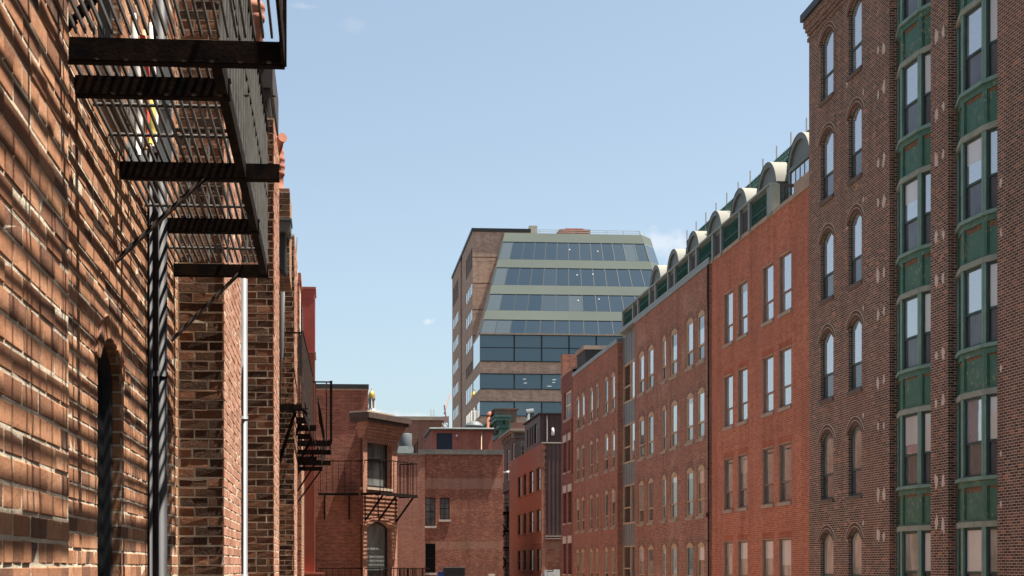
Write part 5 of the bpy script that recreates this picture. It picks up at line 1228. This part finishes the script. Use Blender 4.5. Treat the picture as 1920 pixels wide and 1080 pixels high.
# ---- smaller fire escape further along
T2 = thing('fire_escape', 'smaller dark iron fire escape in front of the red steel duct', 'fire escape', (-.6, 24, 2), 'fire escapes')
Zq = 2.06
xo2 = lambda y: -.36 + (y - 18.4) * .018
m = MB(); slats(m, lambda y: -.9, lambda y: -.29, 18.4, 22.5, Zq, .05, .014, .012, (19, 19.6, 20.5, 21.5, 22)); slats(m, lambda y: -.9, lambda y: -.02, 23.7, 25.6, Zq, .05, .014, .012, (24.2, 25)); slats(m, lambda y: -.9, lambda y: -.16, 25.7, 30, Zq, .05, .014, .012, (26.5, 27.5, 28.4, 29.2)); part(m, 'grating', M['iron'], T2)
for y, px in ((18.4, 567), (20, 574), (21.1, 593), (22.5, 583.5), (23.7, 620.5), (25.6, 621.5), (27.2, 594), (28.3, 620), (30, 604.5)):
    m = MB(); xo = xY(px, y); m.box(-.95, xo, y - .01, y + .01, 1.965, 2.05); m.box(-.95, xo, y, y + .06, 1.965, 1.975); part(m, 'support_beam', M['iron'], T2)
m = MB(); m.bar((xo2(18.4), 18.4, 2.01), (xo2(22.5), 22.5, 2.01), .014, .09); m.bar((-.0, 23.7, 2.01), (-.0, 25.6, 2.01), .014, .09); m.bar((-.17, 25.6, 2.01), (-.17, 30, 2.01), .014, .09); part(m, 'stringer', M['iron'], T2)
m = MB(); y = 18.4
while y < 22.55: m.tube([(xo2(y), y, 2.0), (xo2(y), y, 2.97)], .012, 6); y += .1
m.bar((xo2(18.4), 18.4, 2.97), (xo2(22.5), 22.5, 2.97), .03); m.bar((-.9, 18.4, 2.96), (-.36, 18.4, 2.96), .02)
for x in (-.8, -.63, -.4): m.tube([(x, 18.4, 2.0), (x, 18.4, 2.97)], .01, 6)
part(m, 'railing', M['iron'], T2)
m = MB(); m.bar((-.3, 23.7, 3.01), (.0, 23.7, 3.01), .022)
for px, z1 in ((591.5, 3.01), (612, 3.01)): x = xY(px, 23.7); m.tube([(x, 23.7, 2.0), (x, 23.7, z1)], .012, 6)
m.box(-.012, .03, 23.68, 23.72, 2.0, 3.03); m.bar((0.01, 23.7, 3.01), (0.01, 25.6, 3.01), .03)
for i in range(12): y = 23.75 + i * .16; m.tube([(.005, y, 2.0), (.005, y, 3.0)], .01, 6)
for i in range(16):                                              # curved belly rail of the far landing
    y = 25.6 + i * .28; m.tube([(-.17, y, 2.0), (-.11, y, 2.3), (-.17, y, 2.72), (-.22, y, 2.95)], .01, 6)
m.bar((-.22, 25.6, 2.95), (-.22, 30, 2.95), .03); part(m, 'railing', M['iron'], T2)
for a, b in (((-.72, 18.9, 1.2), (-.45, 18.5, 1.97)), ((-.72, 20.2, 1.2), (-.42, 20, 1.97)), ((-.72, 23, 1.2), (-.3, 22.5, 1.97)), ((-.75, 24.3, 1.3), (-.2, 24.3, 1.97)), ((-.75, 29.8, 1.2), (-.2, 29.9, 1.97)), ((-.75, 27.2, 1.2), (-.25, 27.2, 1.97))):
    m = MB(); m.bar(a, b, .03); part(m, 'brace', M['iron'], T2)

# ---- balcony fire escape on the end building, one at each floor
def balcony(Z, label, extra):
    t = thing('fire_escape', label, 'fire escape', (1.5, 69, Z), 'fire escapes')
    xs, xe = xY(597, 69.2), 1.25; D = 1.05
    m = MB(); 
    n = 22
    for i in range(n): y = 69.05 + .9 * i / n; m.box(xs, xe, y, y + .018, Z - .04, Z)
    for i in range(16): d = .05 + (D - .08) * i / 16; m.fbox(fg, -.1, Lw + .15, Z - .04, Z, d, d + .025)
    for i in range(4): u = .1 + Lw * i / 3.3; m.fbox(fg, u, u + .05, Z - .08, Z - .042, .02, D)
    part(m, 'grating', M['iron'], t)
    m = MB(); m.box(xs, xe + .1, 69.0, 69.04, Z - .1, Z + .02); m.fbox(fg, -.2, Lw + .2, Z - .14, Z + .02, D - .05, D); m.fbox(fg, -.2, -.12, Z - .12, Z, .0, D); m.fbox(fg, Lw + .12, Lw + .2, Z - .12, Z, .0, D); part(m, 'frame', M['iron'], t)
    m = MB(); H = 1.55
    m.bar((xs, 69.02, Z + H), (xe, 69.02, Z + H), .035); x = xs + .1
    while x < xe: m.bar((x, 69.02, Z), (x, 69.02, Z + H), .02); x += .29
    c = fg.p(-.15, Z, D - .03); m.bar((xe, 69.02, Z + H), c + Vector((0, 0, H)), .045)
    e = fg.p(Lw + .15, Z, D - .03); up = Vector((0, 0, H)); m.bar(c + up, e + up, .045)
    k = int(Lw / .28)
    for i in range(k + 1): p = c.lerp(e, i / k); m.bar(p, p + up, .022 if i % 4 else .04)
    g0 = fg.p(Lw + .15, Z, .05); m.bar(e + up, g0 + up, .045)
    for i in range(4): p = e.lerp(g0, (i + 1) / 4); m.bar(p, p + up, .03)
    if extra:
        p0 = g0; p1 = Vector((xY(806, 73), 73, Z)); m.bar(p0 + up, p1 + up, .045); m.bar(p0 + up * .1, p1 + up * .1, .045); k = 20
        for i in range(k): p = p0.lerp(p1, i / k); m.bar(p, p + up, .03 if i % 5 else .07)
    part(m, 'railing', M['iron'], t)
    for u in (.15, Lw * .42, Lw * .95):
        b = MB(); b.bar(fg.p(u, Z - 1.3, .02), fg.p(u + .1, Z - .1, D - .1), .075); b.bar(fg.p(u, Z - 1.3, .02), fg.p(u, Z - .1, .02), .05); part(b, 'bracket', M['iron'], t)
    for x in (xs + .3, .9):
        b = MB(); b.bar((x, 69.98, Z - 1.2), (x, 69.15, Z - .06), .07); b.bar((x, 69.97, Z - 1.2), (x, 69.97, Z - .06), .05); part(b, 'bracket', M['iron'], t)
    return t
balcony(onG(700, 922, 1.0)[1], 'iron balcony fire escape wrapping the orange canted bay at the upper window', False)
balcony(onG(700, 1066, 1.0)[1] - 1.55, 'lower iron balcony fire escape whose railing runs along the bottom of the view', True)
# ================================================================== LIGHT, SKY, CAMERA
sd_ = Vector((.34, -.045, 1.0)).normalized()
sun = bpy.data.lights.new('sun', 'SUN'); sun.energy = 5.0; sun.angle = math.radians(.53); sun.color = (1, .93, .82)
so_ = bpy.data.objects.new('sun', sun); COL.objects.link(so_); so_.rotation_euler = sd_.to_track_quat('Z', 'Y').to_euler()
W = bpy.data.worlds.new('World'); S.world = W; W.use_nodes = True
nt = W.node_tree; bg = nt.nodes['Background']; sk = nt.nodes.new('ShaderNodeTexSky'); sk.sky_type = 'NISHITA'; sk.sun_disc = False
sk.sun_elevation = math.asin(sd_.z); sk.sun_rotation = math.atan2(sd_.x, sd_.y); sk.air_density = 1.0; sk.dust_density = 2.0; sk.ozone_density = 1.0; sk.altitude = 20
bg.inputs['Strength'].default_value = .05
tc = nt.nodes.new('ShaderNodeTexCoord')
def wn(typ, **kw):
    n = nt.nodes.new(typ)
    for k, v in kw.items(): setattr(n, k, v)
    return n
hs = wn('ShaderNodeHueSaturation'); hs.inputs['Saturation'].default_value = .74; hs.inputs['Value'].default_value = .97; nt.links.new(sk.outputs[0], hs.inputs['Color']); tn = wn('ShaderNodeMix', data_type='RGBA', blend_type='MULTIPLY'); tn.inputs[0].default_value = 1; tn.inputs[7].default_value = (.93, 1.0, .985, 1); nt.links.new(hs.outputs[0], tn.inputs[6]); col = tn.outputs[2]
# small fair weather clouds, each where it hangs in the sky
nz = wn('ShaderNodeTexNoise'); nz.inputs['Scale'].default_value = 26; nz.inputs['Detail'].default_value = 7; nz.inputs['Roughness'].default_value = .6
nt.links.new(tc.outputs['Generated'], nz.inputs['Vector'])
for px, py, wx, wy, amt in ((1262, 452, 58, 30, .6), (800, 603, 26, 13, .75), (790, 785, 80, 20, .8), (570, 12, 34, 7, .22), (668, 48, 30, 11, .1), (1000, 790, 400, 16, .3)):
    d = Vector(ray(px, py)).normalized()
    s = wn('ShaderNodeVectorMath', operation='SUBTRACT'); s.inputs[1].default_value = d; nt.links.new(tc.outputs['Generated'], s.inputs[0])
    m_ = wn('ShaderNodeVectorMath', operation='MULTIPLY'); m_.inputs[1].default_value = (F / wx, F / wx, F / wy); nt.links.new(s.outputs[0], m_.inputs[0])
    l = wn('ShaderNodeVectorMath', operation='LENGTH'); nt.links.new(m_.outputs[0], l.inputs[0])
    a = wn('ShaderNodeMath', operation='MULTIPLY_ADD'); a.inputs[1].default_value = 5.0; a.inputs[2].default_value = -2.0
    nt.links.new(nz.outputs[0], a.inputs[0])
    b = wn('ShaderNodeMath', operation='SUBTRACT'); nt.links.new(a.outputs[0], b.inputs[0]); nt.links.new(l.outputs['Value'], b.inputs[1])
    r = wn('ShaderNodeMapRange'); r.inputs['From Min'].default_value = -.35; r.inputs['From Max'].default_value = .45; r.inputs['To Max'].default_value = amt; nt.links.new(b.outputs[0], r.inputs['Value'])
    mx = wn('ShaderNodeMix', data_type='RGBA'); nt.links.new(r.outputs[0], mx.inputs[0]); nt.links.new(col, mx.inputs[6]); mx.inputs[7].default_value = (5.0, 5.1, 5.3, 1); col = mx.outputs[2]
nt.links.new(col, bg.inputs['Color'])
cam = bpy.data.cameras.new('camera'); co = bpy.data.objects.new('camera', cam); COL.objects.link(co); S.camera = co
co.location = (0, 0, 0); co.rotation_euler = (math.pi / 2, 0, -TH)
cam.sensor_width = 36; cam.lens = 36 * F / 1920; cam.shift_x = (960 - CX) / 1920; cam.shift_y = (CY - 540) / 1920; cam.clip_start = .05; cam.clip_end = 6000
cam.dof.use_dof = True; cam.dof.focus_distance = 40; cam.dof.aperture_fstop = 22
S.view_settings.view_transform = 'Standard'; S.view_settings.look = 'None'; S.view_settings.gamma = 1; S.view_settings.exposure = 1.95
S.cycles.max_bounces = 8; S.cycles.diffuse_bounces = 5; S.cycles.use_denoising = True
